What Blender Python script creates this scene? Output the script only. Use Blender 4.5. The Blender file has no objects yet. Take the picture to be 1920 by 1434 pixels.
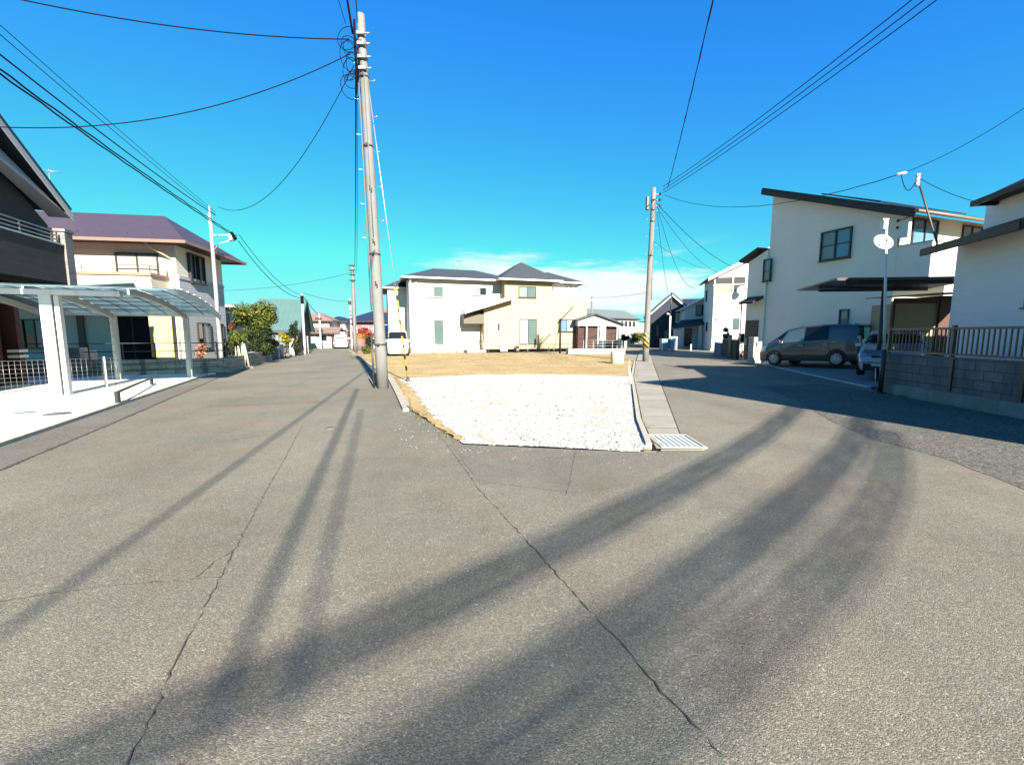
import bpy, bmesh, math, random
from mathutils import Vector, Matrix
random.seed(11)
R = math.radians
scene = bpy.context.scene
COL = scene.collection

# ------------------------------------------------------------------ camera
EYE = 1.55
FPX, CX, CY, HORIZON = 800.0, 960.0, 717.0, 626.0      # measured on the photograph (1920 px wide)
TILT = math.atan((CY - HORIZON) / FPX)
cam_data = bpy.data.cameras.new("camera")
cam_data.sensor_width = 36.0
cam_data.lens = 36.0 * FPX / 1920.0
cam_data.clip_start = 0.05
cam_data.clip_end = 6000
cam = bpy.data.objects.new("camera", cam_data)
COL.objects.link(cam)
cam.location = (0, 0, EYE)
cam.rotation_euler = (math.pi / 2 - TILT, 0, 0)
scene.camera = cam

def ray(u, v):
    x = (u - CX) / FPX; z = (CY - v) / FPX
    return (x, math.cos(TILT) + math.sin(TILT) * z, math.cos(TILT) * z - math.sin(TILT))
def G(u, v, z=0.0):
    d = ray(u, v); t = (z - EYE) / d[2]
    return (d[0] * t, d[1] * t)
def at(u, v, Y):
    d = ray(u, v); t = Y / d[1]
    return Vector((d[0] * t, Y, EYE + d[2] * t))
def atz(u, v, z):
    d = ray(u, v); t = (z - EYE) / d[2]
    return Vector((d[0] * t, d[1] * t, z))

# ------------------------------------------------------------------ mesh builder
class MB:
    def __init__(s, fn=None):
        s.v = []; s.f = []; s.mi = []; s.sm = []; s.fn = fn
    def add(s, pts, faces, mi=0, smooth=False):
        b = len(s.v)
        for p in pts:
            s.v.append(s.fn(*p) if s.fn else tuple(p))
        for f in faces:
            s.f.append(tuple(b + i for i in f)); s.mi.append(mi); s.sm.append(smooth)
        return s
    def box(s, x0, x1, y0, y1, z0, z1, mi=0):
        P = [(x0,y0,z0),(x1,y0,z0),(x1,y1,z0),(x0,y1,z0),(x0,y0,z1),(x1,y0,z1),(x1,y1,z1),(x0,y1,z1)]
        return s.add(P, [(0,3,2,1),(4,5,6,7),(0,1,5,4),(1,2,6,5),(2,3,7,6),(3,0,4,7)], mi)
    def prism(s, pts, axis, a, b, mi=0):
        n = len(pts)
        def mk(p, t):
            return (p[0], t, p[1]) if axis == 'y' else ((t, p[0], p[1]) if axis == 'x' else (p[0], p[1], t))
        V = [mk(p, a) for p in pts] + [mk(p, b) for p in pts]
        F = [tuple(range(n)), tuple(range(2*n-1, n-1, -1))] + [(i, n+i, n+(i+1) % n, (i+1) % n) for i in range(n)]
        return s.add(V, F, mi)
    def slab(s, pts, th, mi=0):
        p = [Vector(q) for q in pts]
        nrm = (p[1]-p[0]).cross(p[2]-p[0]).normalized() * th
        n = len(p)
        V = [tuple(q) for q in p] + [tuple(q - nrm) for q in p]
        F = [tuple(range(n)), tuple(range(2*n-1, n-1, -1))] + [(i, n+i, n+(i+1) % n, (i+1) % n) for i in range(n)]
        return s.add(V, F, mi)
    def tube(s, pts, r, n=8, mi=0, smooth=True, cap=True):
        pts = [Vector(p) for p in pts]; m = len(pts)
        rs = r if isinstance(r, (list, tuple)) else [r] * m
        V = []; F = []
        ref = Vector((0, 0, 1))
        for i, p in enumerate(pts):
            t = (pts[min(i+1, m-1)] - pts[max(i-1, 0)])
            t = t.normalized() if t.length > 1e-9 else Vector((0,0,1))
            a = t.cross(ref)
            if a.length < .05: a = t.cross(Vector((0, 1, 0)))
            a.normalize(); b = t.cross(a)
            for k in range(n):
                w = 2 * math.pi * k / n
                V.append(tuple(p + (a * math.cos(w) + b * math.sin(w)) * rs[i]))
        for i in range(m-1):
            for k in range(n):
                F.append((i*n+k, i*n+(k+1) % n, (i+1)*n+(k+1) % n, (i+1)*n+k))
        s.add(V, F, mi, smooth)
        if cap:
            s.add(V[:n], [tuple(range(n))], mi); s.add(V[-n:], [tuple(range(n))], mi)
        return s
    def lathe(s, prof, n=20, mi=0, o=(0,0,0), smooth=True):
        V = []; F = []; m = len(prof)
        for r, z in prof:
            for k in range(n):
                w = 2*math.pi*k/n
                V.append((o[0]+r*math.cos(w), o[1]+r*math.sin(w), o[2]+z))
        for i in range(m-1):
            for k in range(n):
                F.append((i*n+k, i*n+(k+1) % n, (i+1)*n+(k+1) % n, (i+1)*n+k))
        return s.add(V, F, mi, smooth)
    def ball(s, c, r, n=10, mi=0):
        rx, ry, rz = r if isinstance(r, (list, tuple)) else (r, r, r)
        V = []; F = []; m = n // 2 + 1
        for i in range(m):
            a = math.pi * i / (m-1)
            for k in range(n):
                w = 2*math.pi*k/n
                V.append((c[0]+rx*math.sin(a)*math.cos(w), c[1]+ry*math.sin(a)*math.sin(w), c[2]+rz*math.cos(a)))
        for i in range(m-1):
            for k in range(n):
                F.append((i*n+k, i*n+(k+1) % n, (i+1)*n+(k+1) % n, (i+1)*n+k))
        return s.add(V, F, mi, True)
    def mesh(s, name, mats, recalc=True):
        me = bpy.data.meshes.new(name)
        me.from_pydata(s.v, [], s.f)
        for m in (mats if isinstance(mats, (list, tuple)) else [mats]):
            me.materials.append(m)
        for p, mi, sm in zip(me.polygons, s.mi, s.sm):
            p.material_index = mi; p.use_smooth = sm
        if recalc:
            bm = bmesh.new(); bm.from_mesh(me)
            bmesh.ops.remove_doubles(bm, verts=bm.verts, dist=1e-5)
            bmesh.ops.recalc_face_normals(bm, faces=bm.faces)
            bm.to_mesh(me); bm.free()
        me.update()
        return me
    def build(s, name, mats, parent=None, recalc=True, label=None, bevel=0):
        o = bpy.data.objects.new(name, s.mesh(name, mats, recalc))
        COL.objects.link(o)
        if parent is not None: o.parent = parent
        if label: o['label'] = label
        if bevel:
            b = o.modifiers.new('bevel', 'BEVEL'); b.width = bevel; b.segments = 2
            b.limit_method = 'ANGLE'; b.angle_limit = R(40)
        return o

def tag(o, label=None, cat=None, group=None, kind=None):
    if label: o['label'] = label
    if cat: o['category'] = cat
    if group: o['group'] = group
    if kind: o['kind'] = kind
    return o
def struct(mb, name, mats, kind='structure', recalc=True):
    o = mb.build(name, mats, None, recalc); o['kind'] = kind
    return o

class Fr:
    """A thing: an Empty at its base; local x runs along compass azimuth az (degrees from +Y towards +X), local y away behind it."""
    def __init__(s, name, label, cat, x, y, az=90, z=0, group=None):
        a = R(az)
        s.o0 = (x, y); s.z0 = z
        s.ux = (math.sin(a), math.cos(a)); s.uy = (-math.cos(a), math.sin(a))
        s.o = bpy.data.objects.new(name, None); COL.objects.link(s.o)
        s.o.empty_display_size = .3
        s.o.location = (x, y, z); s.o.rotation_euler = (0, 0, R(90 - az))
        tag(s.o, label, cat, group)
    def loc(s, x, y):
        dx, dy = x - s.o0[0], y - s.o0[1]
        return dx*s.ux[0]+dy*s.ux[1], dx*s.uy[0]+dy*s.uy[1]
    def lp(s, p):
        a, b = s.loc(p[0], p[1]); return (a, b, p[2] - s.z0)
    def w(s, a, b, z=0):
        return Vector((s.o0[0]+a*s.ux[0]+b*s.uy[0], s.o0[1]+a*s.ux[1]+b*s.uy[1], z + s.z0))
    def hit(s, u, v, Y=0.0):
        d = ray(u, v); c = s.loc(0, 0)
        dl = (d[0]*s.ux[0]+d[1]*s.ux[1], d[0]*s.uy[0]+d[1]*s.uy[1])
        t = (Y-c[1])/dl[1]
        return c[0]+t*dl[0], EYE+t*d[2]-s.z0
    def hitx(s, u, v, X=0.0):
        d = ray(u, v); c = s.loc(0, 0)
        dl = (d[0]*s.ux[0]+d[1]*s.ux[1], d[0]*s.uy[0]+d[1]*s.uy[1])
        t = (X-c[0])/dl[0]
        return c[1]+t*dl[1], EYE+t*d[2]-s.z0
    def rect(s, u0, v0, u1, v1, plane=('f', 0)):
        h = s.hit if plane[0] == 'f' else s.hitx
        vm = (v0+v1)/2; um = (u0+u1)/2
        a = h(u0, vm, plane[1])[0]; b = h(u1, vm, plane[1])[0]
        z1 = h(um, v0, plane[1])[1]; z0 = h(um, v1, plane[1])[1]
        return min(a, b), max(a, b), z0, z1
    def part(s, mb, name, mats, parent=None, **k):
        return mb.build(name, mats, parent or s.o, **k)

def facemap(plane):
    k, c = plane
    if k == 'f': return lambda a, d, z: (a, c - d, z)
    if k == 'r': return lambda a, d, z: (c + d, a, z)
    return lambda a, d, z: (c - d, a, z)

def window(fr, plane, a0, a1, z0, z1, frame, panes, n=2, fw=.05, sill=True, bar=None, parent=None, dep=.07, name='window'):
    m = MB(facemap(plane))
    m.box(a0, a0+fw, -.02, dep, z0, z1); m.box(a1-fw, a1, -.02, dep, z0, z1)
    m.box(a0+fw, a1-fw, -.02, dep, z1-fw, z1); m.box(a0+fw, a1-fw, -.02, dep, z0, z0+fw)
    w = (a1-a0-2*fw)/n
    for i in range(1, n):
        x = a0+fw+w*i; m.box(x-fw*.5, x+fw*.5, -.02, dep*.8, z0+fw, z1-fw)
    if bar is not None:
        zb = z0+(z1-z0)*bar
        m.box(a0+fw, a1-fw, .0, dep*.6, zb-.018, zb+.018)
    wo = fr.part(m, name, frame, parent)
    for i in range(n):
        q = MB(facemap(plane)); x0 = a0+fw+w*i
        q.box(x0, x0+w, -.015, .014+.008*(i % 2), z0+fw, z1-fw)
        q.build('pane', panes[i % len(panes)], wo)
    if sill:
        q = MB(facemap(plane)); q.box(a0-.03, a1+.03, -.02, dep+.04, z0-.05, z0-.002)
        q.build('sill', frame, wo)
    return wo

# ------------------------------------------------------------------ materials
def nt_new(name):
    m = bpy.data.materials.new(name); m.use_nodes = True
    nt = m.node_tree; nt.nodes.clear()
    return m, nt
def nd(nt, t, **k):
    n = nt.nodes.new(t)
    for a, b in k.items():
        if a.startswith('i_'):
            n.inputs[a[2:].replace('_', ' ')].default_value = b
        else: setattr(n, a, b)
    return n
def ln(nt, a, b): nt.links.new(a, b)
def mth(nt, op, a, b=None, c=None):
    n = nt.nodes.new('ShaderNodeMath'); n.operation = op
    for i, x in enumerate((a, b, c)):
        if x is None: continue
        if isinstance(x, (int, float)): n.inputs[i].default_value = x
        else: ln(nt, x, n.inputs[i])
    return n.outputs[0]
def mixc(nt, f, a, b, mode='MIX'):
    n = nt.nodes.new('ShaderNodeMix'); n.data_type = 'RGBA'; n.blend_type = mode; n.clamp_factor = True
    for sock, x in ((n.inputs[0], f), (n.inputs[6], a), (n.inputs[7], b)):
        if isinstance(x, (int, float)): sock.default_value = x
        elif isinstance(x, (tuple, list)): sock.default_value = (x[0], x[1], x[2], 1)
        else: ln(nt, x, sock)
    return n.outputs[2]
def ramp(nt, f, stops, interp='LINEAR'):
    n = nt.nodes.new('ShaderNodeValToRGB'); n.color_ramp.interpolation = interp
    e = n.color_ramp.elements
    while len(e) < len(stops): e.new(.5)
    for i, (p, c) in enumerate(stops):
        e[i].position = p; e[i].color = (c[0], c[1], c[2], 1) if isinstance(c, (tuple, list)) else (c, c, c, 1)
    ln(nt, f, n.inputs[0]); return n.outputs[0]
def noise(nt, co, scale, detail=4, rough=.6):
    n = nd(nt, 'ShaderNodeTexNoise'); n.inputs['Scale'].default_value = scale
    n.inputs['Detail'].default_value = detail; n.inputs['Roughness'].default_value = rough
    ln(nt, co, n.inputs['Vector']); return n.outputs[0]
_M = {}
def M(name, col, rough=.75, var=.12, scale=3.0, bump=0.0, bscale=80.0, metal=0.0, spec=.4, lines=None, brick=None, coat=0, stain=0.0, wave=None):
    if name in _M: return _M[name]
    m, nt = nt_new(name)
    out = nd(nt, 'ShaderNodeOutputMaterial'); b = nd(nt, 'ShaderNodeBsdfPrincipled')
    ln(nt, b.outputs[0], out.inputs[0])
    b.inputs['Roughness'].default_value = rough; b.inputs['Metallic'].default_value = metal
    b.inputs['Specular IOR Level'].default_value = spec
    if coat: b.inputs['Coat Weight'].default_value = coat; b.inputs['Coat Roughness'].default_value = .05
    tc = nd(nt, 'ShaderNodeTexCoord').outputs['Object']
    f = mth(nt, 'MULTIPLY_ADD', noise(nt, tc, scale, 5, .65), 1.6, -.3)
    lo = tuple(c*(1-var) for c in col); hi = tuple(min(1, c*(1+var)) for c in col)
    c = mixc(nt, f, lo, hi)
    if stain:
        mp = nd(nt, 'ShaderNodeMapping'); mp.inputs['Scale'].default_value = (2.2, 2.2, .25); ln(nt, tc, mp.inputs['Vector'])
        sf = ramp(nt, noise(nt, mp.outputs[0], 1.6, 6, .7), [(.5, 0), (.75, 1)])
        c = mixc(nt, mth(nt, 'MULTIPLY', sf, stain), c, tuple(x*.55 for x in col))
    sx = nd(nt, 'ShaderNodeSeparateXYZ'); ln(nt, tc, sx.inputs[0])
    h = None
    if brick:
        bw, bh, mort, mcol = brick
        cb = nd(nt, 'ShaderNodeCombineXYZ')
        ln(nt, mth(nt, 'ADD', sx.outputs[0], sx.outputs[1]), cb.inputs[0]); ln(nt, sx.outputs[2], cb.inputs[1])
        bt = nd(nt, 'ShaderNodeTexBrick'); ln(nt, cb.outputs[0], bt.inputs['Vector'])
        bt.inputs['Scale'].default_value = 1; bt.inputs['Brick Width'].default_value = bw; bt.inputs['Row Height'].default_value = bh
        bt.inputs['Mortar Size'].default_value = mort; bt.inputs['Mortar Smooth'].default_value = .1
        bt.inputs['Color1'].default_value = (.87, .87, .87, 1); bt.inputs['Color2'].default_value = (1.1, 1.1, 1.1, 1); bt.inputs['Mortar'].default_value = (1, 1, 1, 1)
        c = mixc(nt, 1.0, c, bt.outputs['Color'], 'MULTIPLY')
        c = mixc(nt, bt.outputs['Fac'], c, mcol)
        h = mth(nt, 'SUBTRACT', 1.0, bt.outputs['Fac'])
    if lines:
        axis, pitch, width, dark = lines
        src = sx.outputs['xyz'.index(axis)]
        fr = mth(nt, 'FRACT', mth(nt, 'DIVIDE', src, pitch))
        g = mth(nt, 'LESS_THAN', fr, width)
        c = mixc(nt, mth(nt, 'MULTIPLY', g, dark), c, tuple(x*.3 for x in col))
        h = mth(nt, 'SUBTRACT', mth(nt, 'MULTIPLY', fr, .4), g)
    ln(nt, c, b.inputs['Base Color'])
    if bump or h is not None:
        bp = nd(nt, 'ShaderNodeBump'); bp.inputs['Strength'].default_value = .5; bp.inputs['Distance'].default_value = .012
        bn = noise(nt, tc, bscale, 4, .7)
        hh = mth(nt, 'MULTIPLY', bn, bump) if bump else None
        if h is not None: hh = mth(nt, 'ADD', h, hh) if hh is not None else h
        ln(nt, hh, bp.inputs['Height']); ln(nt, bp.outputs[0], b.inputs['Normal'])
    _M[name] = m
    return m

def glassy(name, col, rough=.04, spec=.6):
    return M(name, col, rough, .25, .8, spec=spec)

def foliage(name, stops, trans=.25):
    if name in _M: return _M[name]
    m, nt = nt_new(name)
    out = nd(nt, 'ShaderNodeOutputMaterial')
    geo = nd(nt, 'ShaderNodeNewGeometry')
    c = ramp(nt, geo.outputs['Random Per Island'], stops)
    d = nd(nt, 'ShaderNodeBsdfPrincipled'); d.inputs['Roughness'].default_value = .65; d.inputs['Specular IOR Level'].default_value = .25
    t = nd(nt, 'ShaderNodeBsdfTranslucent'); mx = nd(nt, 'ShaderNodeMixShader'); mx.inputs[0].default_value = trans
    ln(nt, c, d.inputs['Base Color']); ln(nt, c, t.inputs['Color'])
    ln(nt, d.outputs[0], mx.inputs[1]); ln(nt, t.outputs[0], mx.inputs[2]); ln(nt, mx.outputs[0], out.inputs[0])
    _M[name] = m
    return m

def asphalt(name, base, warm=(1.0, .97, .90), cell=95.0, speck=.42, blotch=.16):
    m, nt = nt_new(name)
    out = nd(nt, 'ShaderNodeOutputMaterial'); b = nd(nt, 'ShaderNodeBsdfPrincipled'); ln(nt, b.outputs[0], out.inputs[0])
    tc = nd(nt, 'ShaderNodeTexCoord').outputs['Object']
    vo = nd(nt, 'ShaderNodeTexVoronoi'); vo.inputs['Scale'].default_value = cell; ln(nt, tc, vo.inputs['Vector'])
    vb = nd(nt, 'ShaderNodeTexVoronoi'); vb.inputs['Scale'].default_value = cell*.62; ln(nt, tc, vb.inputs['Vector'])
    g = nd(nt, 'ShaderNodeSeparateColor'); ln(nt, vo.outputs['Color'], g.inputs[0])
    g2 = nd(nt, 'ShaderNodeSeparateColor'); ln(nt, vb.outputs['Color'], g2.inputs[0])
    s1 = ramp(nt, g.outputs[0], [(0, 1-speck*.75), (.45, 1-.22*speck), (.8, 1.0+.35*speck), (1, 1+1.25*speck)])
    s2 = ramp(nt, g2.outputs[1], [(0, .86), (.3, .98), (.96, 1.01), (.988, 1.4), (1, 1.7)])
    hue = ramp(nt, g.outputs[2], [(0, (1.02, .98, .93)), (.5, (1, 1, 1)), (1, (.96, 1.0, 1.03))])
    big = ramp(nt, noise(nt, tc, .45, 5, .6), [(.3, 1-blotch), (.7, 1+blotch)])
    mid = ramp(nt, noise(nt, tc, 3.2, 5, .7), [(.25, .9), (.75, 1.1)])
    mpp = nd(nt, 'ShaderNodeMapping'); mpp.inputs['Scale'].default_value = (1.1, .16, 1); mpp.inputs['Rotation'].default_value = (0, 0, R(-23)); ln(nt, tc, mpp.inputs['Vector'])
    wear = ramp(nt, noise(nt, mpp.outputs[0], .9, 4, .55), [(.3, .90), (.5, 1.0), (.7, 1.09)])
    oil = ramp(nt, noise(nt, tc, 1.15, 6, .72), [(.24, .72), (.34, 1.0)])
    tint = ramp(nt, noise(nt, tc, .8, 3, .5), [(.35, (1.03, .97, .95)), (.5, (1, 1, 1)), (.65, (.96, 1.0, .98))])
    c = mixc(nt, 1.0, tuple(base*w for w in warm), s1, 'MULTIPLY')
    for q in (s2, hue, big, mid, tint, wear, oil):
        c = mixc(nt, 1.0, c, q, 'MULTIPLY')
    ln(nt, c, b.inputs['Base Color'])
    b.inputs['Roughness'].default_value = .88; b.inputs['Specular IOR Level'].default_value = .25
    bp = nd(nt, 'ShaderNodeBump'); bp.inputs['Strength'].default_value = .6; bp.inputs['Distance'].default_value = .005
    hh = mth(nt, 'SUBTRACT', noise(nt, tc, cell*1.3, 3, .7), mth(nt, 'MULTIPLY', vo.outputs['Distance'], .9))
    ln(nt, hh, bp.inputs['Height']); ln(nt, bp.outputs[0], b.inputs['Normal'])
    return m

def stripes(name, a, b_, pitch=.3, slant=1.0, duty=.5):
    """diagonal warning stripes running round a post"""
    if name in _M: return _M[name]
    m, nt = nt_new(name)
    out = nd(nt, 'ShaderNodeOutputMaterial'); b = nd(nt, 'ShaderNodeBsdfPrincipled'); ln(nt, b.outputs[0], out.inputs[0])
    tc = nd(nt, 'ShaderNodeTexCoord').outputs['Object']
    sx = nd(nt, 'ShaderNodeSeparateXYZ'); ln(nt, tc, sx.inputs[0])
    q = mth(nt, 'ADD', sx.outputs[2], mth(nt, 'MULTIPLY', sx.outputs[0], slant))
    f = mth(nt, 'LESS_THAN', mth(nt, 'FRACT', mth(nt, 'DIVIDE', q, pitch)), duty)
    n = ramp(nt, noise(nt, tc, 9, 4), [(.3, .75), (.7, 1.05)])
    ln(nt, mixc(nt, 1.0, mixc(nt, f, a, b_), n, 'MULTIPLY'), b.inputs['Base Color'])
    b.inputs['Roughness'].default_value = .5
    _M[name] = m
    return m
# ------------------------------------------------------------------ light, sky
SUN_EL, SUN_AZ = 28.0, 159.0          # degrees; azimuth clockwise from +Y: low winter sun, behind the right shoulder
sd = Vector((math.sin(R(SUN_AZ))*math.cos(R(SUN_EL)), math.cos(R(SUN_AZ))*math.cos(R(SUN_EL)), math.sin(R(SUN_EL))))
sun_d = bpy.data.lights.new("sun", 'SUN'); sun_d.energy = 5.0; sun_d.angle = R(.5); sun_d.color = (1.0, .93, .82)
sun = bpy.data.objects.new("sun", sun_d); COL.objects.link(sun)
sun.location = (0, 0, 60); sun.rotation_euler = (-sd).to_track_quat('-Z', 'Y').to_euler()

w = bpy.data.worlds.new("World"); scene.world = w; w.use_nodes = True
nt = w.node_tree; nt.nodes.clear()
wo = nd(nt, 'ShaderNodeOutputWorld'); bg = nd(nt, 'ShaderNodeBackground'); ln(nt, bg.outputs[0], wo.inputs[0])
sky = nd(nt, 'ShaderNodeTexSky'); sky.sky_type = 'NISHITA'; sky.sun_disc = False
sky.sun_elevation = R(SUN_EL); sky.sun_rotation = R(SUN_AZ); sky.altitude = 100; sky.air_density = 1.15; sky.dust_density = .35; sky.ozone_density = 3.0
# colour balance of the sky: deep blue overhead, cyan low down, like the saturated phone picture
sc = nd(nt, 'ShaderNodeSeparateColor'); ln(nt, sky.outputs[0], sc.inputs[0])
cc = nd(nt, 'ShaderNodeCombineColor')
ln(nt, mth(nt, 'MULTIPLY', mth(nt, 'POWER', sc.outputs[0], 1.2), .075), cc.inputs[0])
ln(nt, mth(nt, 'MINIMUM', mth(nt, 'MULTIPLY', sc.outputs[1], .425), 2.55), cc.inputs[1])
ln(nt, mth(nt, 'MINIMUM', mth(nt, 'MULTIPLY', sc.outputs[2], .74), 2.5), cc.inputs[2])
tcw = nd(nt, 'ShaderNodeTexCoord').outputs['Generated']
sx = nd(nt, 'ShaderNodeSeparateXYZ'); ln(nt, tcw, sx.inputs[0])
mp = nd(nt, 'ShaderNodeMapping'); mp.inputs['Scale'].default_value = (2.2, 2.2, 13.0); mp.inputs['Rotation'].default_value = (0, R(4), 0); ln(nt, tcw, mp.inputs['Vector'])
cn = noise(nt, mp.outputs[0], 2.1, 9, .62)
el = sx.outputs[2]; azx = sx.outputs[0]
def sstep(x, a, b):
    n = nd(nt, 'ShaderNodeMapRange'); n.interpolation_type = 'SMOOTHSTEP'
    n.inputs['From Min'].default_value = a; n.inputs['From Max'].default_value = b
    ln(nt, x, n.inputs['Value']); return n.outputs[0]
band = mth(nt, 'MULTIPLY', sstep(el, .03, .06), mth(nt, 'SUBTRACT', 1.0, sstep(el, .10, .225)))
side = mth(nt, 'MULTIPLY', sstep(azx, -.32, .02), mth(nt, 'SUBTRACT', 1.0, sstep(azx, .32, .5)))
front = sstep(sx.outputs[1], .5, .8)
mask = mth(nt, 'MULTIPLY', mth(nt, 'MULTIPLY', band, side), front)
cl = sstep(mth(nt, 'ADD', cn, mth(nt, 'MULTIPLY', mask, .34)), .60, .88)
cl = mth(nt, 'MULTIPLY', cl, mth(nt, 'MINIMUM', mth(nt, 'MULTIPLY', mask, 2.0), 1.0))
SKY_STR = .10
skyc = mixc(nt, mth(nt, 'MULTIPLY', cl, .95), cc.outputs[0], (2.6, 2.75, 2.75))
ln(nt, skyc, bg.inputs['Color']); bg.inputs['Strength'].default_value = SKY_STR

vs = scene.view_settings
vs.view_transform = 'Standard'; vs.look = 'None'; vs.gamma = 1.0; vs.exposure = 1.9; vs.use_curve_mapping = False
scene.cycles.use_denoising = True
scene.cycles.max_bounces = 6; scene.cycles.transparent_max_bounces = 12
scene.cycles.caustics_reflective = False; scene.cycles.caustics_refractive = False
scene.cycles.sample_clamp_indirect = 6

# ------------------------------------------------------------------ ground
def sheet(name, pts, z, mat, kind='structure'):
    m = MB(); m.add([(x, y, z) for x, y in pts], [tuple(range(len(pts)))])
    o = m.build(name, mat, None, recalc=False); o['kind'] = kind
    if o.data.polygons[0].normal.z < 0: o.data.flip_normals()
    return o
def rough_line(pts, step=.25, amp=.05, seed=1):
    rnd = random.Random(seed); out = []
    for (a, b) in zip(pts[:-1], pts[1:]):
        L = math.hypot(b[0]-a[0], b[1]-a[1]); n = max(1, int(L/step))
        for i in range(n):
            t = i/n; k = 0 if i == 0 else 1
            out.append((a[0]+(b[0]-a[0])*t+rnd.gauss(0, amp)*k, a[1]+(b[1]-a[1])*t+rnd.gauss(0, amp)*k))
    out.append(pts[-1]); return out

m_earth = M('earth', (.20, .17, .12), .95, .3, .3, .6, 9)
m_asph = asphalt('asphalt', .158, (1.0, .905, .715), 150)
m_asph_gray = asphalt('asphalt_grey', .135, (1, .93, .79), 150)
m_asph_dark = asphalt('asphalt_newer', .146, (1, .905, .72), 150, .35)
m_asph_coarse = asphalt('asphalt_coarse', .102, (1.0, .95, .80), 60, .7, .12)
sheet('ground', [(-3000, -2500), (3000, -2500), (3000, 3500), (-3000, 3500)], -.05, m_earth)

def lft(y): return -7.06 + .4276*(5.75-y)      # left edge of the left road
lft_near = [(lft(-16), -16), (lft(16.0), 16.0), (-11.35, 16.6), (-16.9, 34.7), (-21.5, 47)]
rd_right_of_left = [(-17.5, 47), (-16.41, 43.1), (-4.28, 15.14), (-2.06, 8.55), (-.69, 5.89)]
road_pts = lft_near + rd_right_of_left + [(1.9, 5.45), (2.02, 5.6), (2.62, 5.6), (2.62, 6.5), (7.05, 21.1), (15.2, 48),
            (21.5, 48), (16.3, 34), (14.0, 26.6), (13.0, 22.3), (10.4, 12.6), (9.9, 11.35), (9.5, 7.7), (8.9, 0), (8.6, -16)]
sheet('road', road_pts, 0, m_asph)
# asphalt strips and repairs, each a sheet 4 mm above the road
g1 = [(-6.95+.4276*(5.75-y), y) for y in (-10, 5.75, 16.3)]
sheet('road_edge_strip', [(lft(-10)+.02, -10), (lft(16.3)+.02, 16.3), (-16.6, 33.5), (-15.6, 32.3), (-11.17, 16.9), (-5.85, 4.73), (.3, -9.3)], .004, m_asph_gray)
sheet('road_patch', rough_line([G(372, 764), G(600, 754), G(596, 740), G(420, 746), G(372, 764)], .3, .01, 3)[:-1], .0045, m_asph_dark)
sheet('road_shoulder', rough_line([(7.4, 12.6), G(1500, 755), G(1560, 790), G(1640, 825), G(1780, 862), G(1920, 918), (4.9, 1.0), (4.7, -8)], .2, .014, 5) + [(8.6, -8), (9.3, 7.7), (9.75, 11.4), (9.6, 13.2)], .004, m_asph_coarse)
sheet('road_patch', rough_line([G(842, 832), G(868, 836), G(1222, 853), G(1255, 870), G(1205, 905), G(1080, 925), G(900, 905), G(842, 832)], .3, .015, 9)[:-1], .0042, m_asph_dark)

m_crack = M('crack', (.06, .052, .042), 1, .5, 30)
def crack(pts, wid, seed, z=.0075):
    P = rough_line([G(u, v) for u, v in pts], .035, .006, seed)
    rnd = random.Random(seed); m = MB(); V = []; F = []
    for i, p in enumerate(P):
        a = P[max(i-1, 0)]; b = P[min(i+1, len(P)-1)]
        dx, dy = b[0]-a[0], b[1]-a[1]; L = math.hypot(dx, dy) or 1
        k = wid*rnd.choice((.12, .3, .5, .7, .9, 1.3))*rnd.uniform(.7, 1.2)
        V += [(p[0]-dy/L*k, p[1]+dx/L*k, z), (p[0]+dy/L*k, p[1]-dx/L*k, z)]
        if i: F.append((2*i-2, 2*i-1, 2*i+1, 2*i))
    m.add(V, F); return struct(m, 'road_crack', m_crack, recalc=False)
crack([(822, 815), (850, 850), (900, 920), (960, 985), (1030, 1060), (1100, 1140), (1190, 1235), (1240, 1300), (1300, 1360), (1400, 1460)], .004, 21)
crack([(565, 800), (545, 840), (500, 920), (440, 1030), (380, 1150), (330, 1240), (290, 1330), (235, 1445)], .004, 22)
crack([(-60, 1140), (100, 1113), (200, 1100), (300, 1092), (415, 1083)], .0045, 23)
crack([(368, 1083), (400, 1055), (440, 1035)], .004, 24)
crack([(340, 846), (420, 828), (505, 815)], .006, 25)
crack([(-60, 906), (0, 882), (215, 792), (330, 742), (430, 700), (500, 682)], .03, 26)
crack([(1080, 838), (1068, 905), (1060, 930)], .004, 27)

# ------------------------------------------------------------------ building lot: soil, gravel, kerbs
m_soil = M('dry_soil', (.32, .225, .10), .95, .42, .55, 1.0, 16)
m_conc = M('concrete', (.42, .40, .36), .85, .14, 2.2, .35, 60, stain=.35)
m_conc_pale = M('pale_concrete', (.31, .29, .24), .85, .08, 1.4, .2, 70)
m_kerb = M('kerb_concrete', (.30, .27, .21), .9, .22, 3.0, .5, 50)
soil_pts = [(-4.22, 15.0), (-2.0, 8.5)] + rough_line([(-2.0, 8.5), (-.69, 5.95), (.1, 5.9)], .12, .03, 4)[1:] + [(1.85, 5.6), (2.25, 7.48), (4.4, 15.5), (6.6, 23.2), (8.2, 33), (-13.0, 34.2)]
sheet('soil_ground', soil_pts, .009, m_soil)

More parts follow.
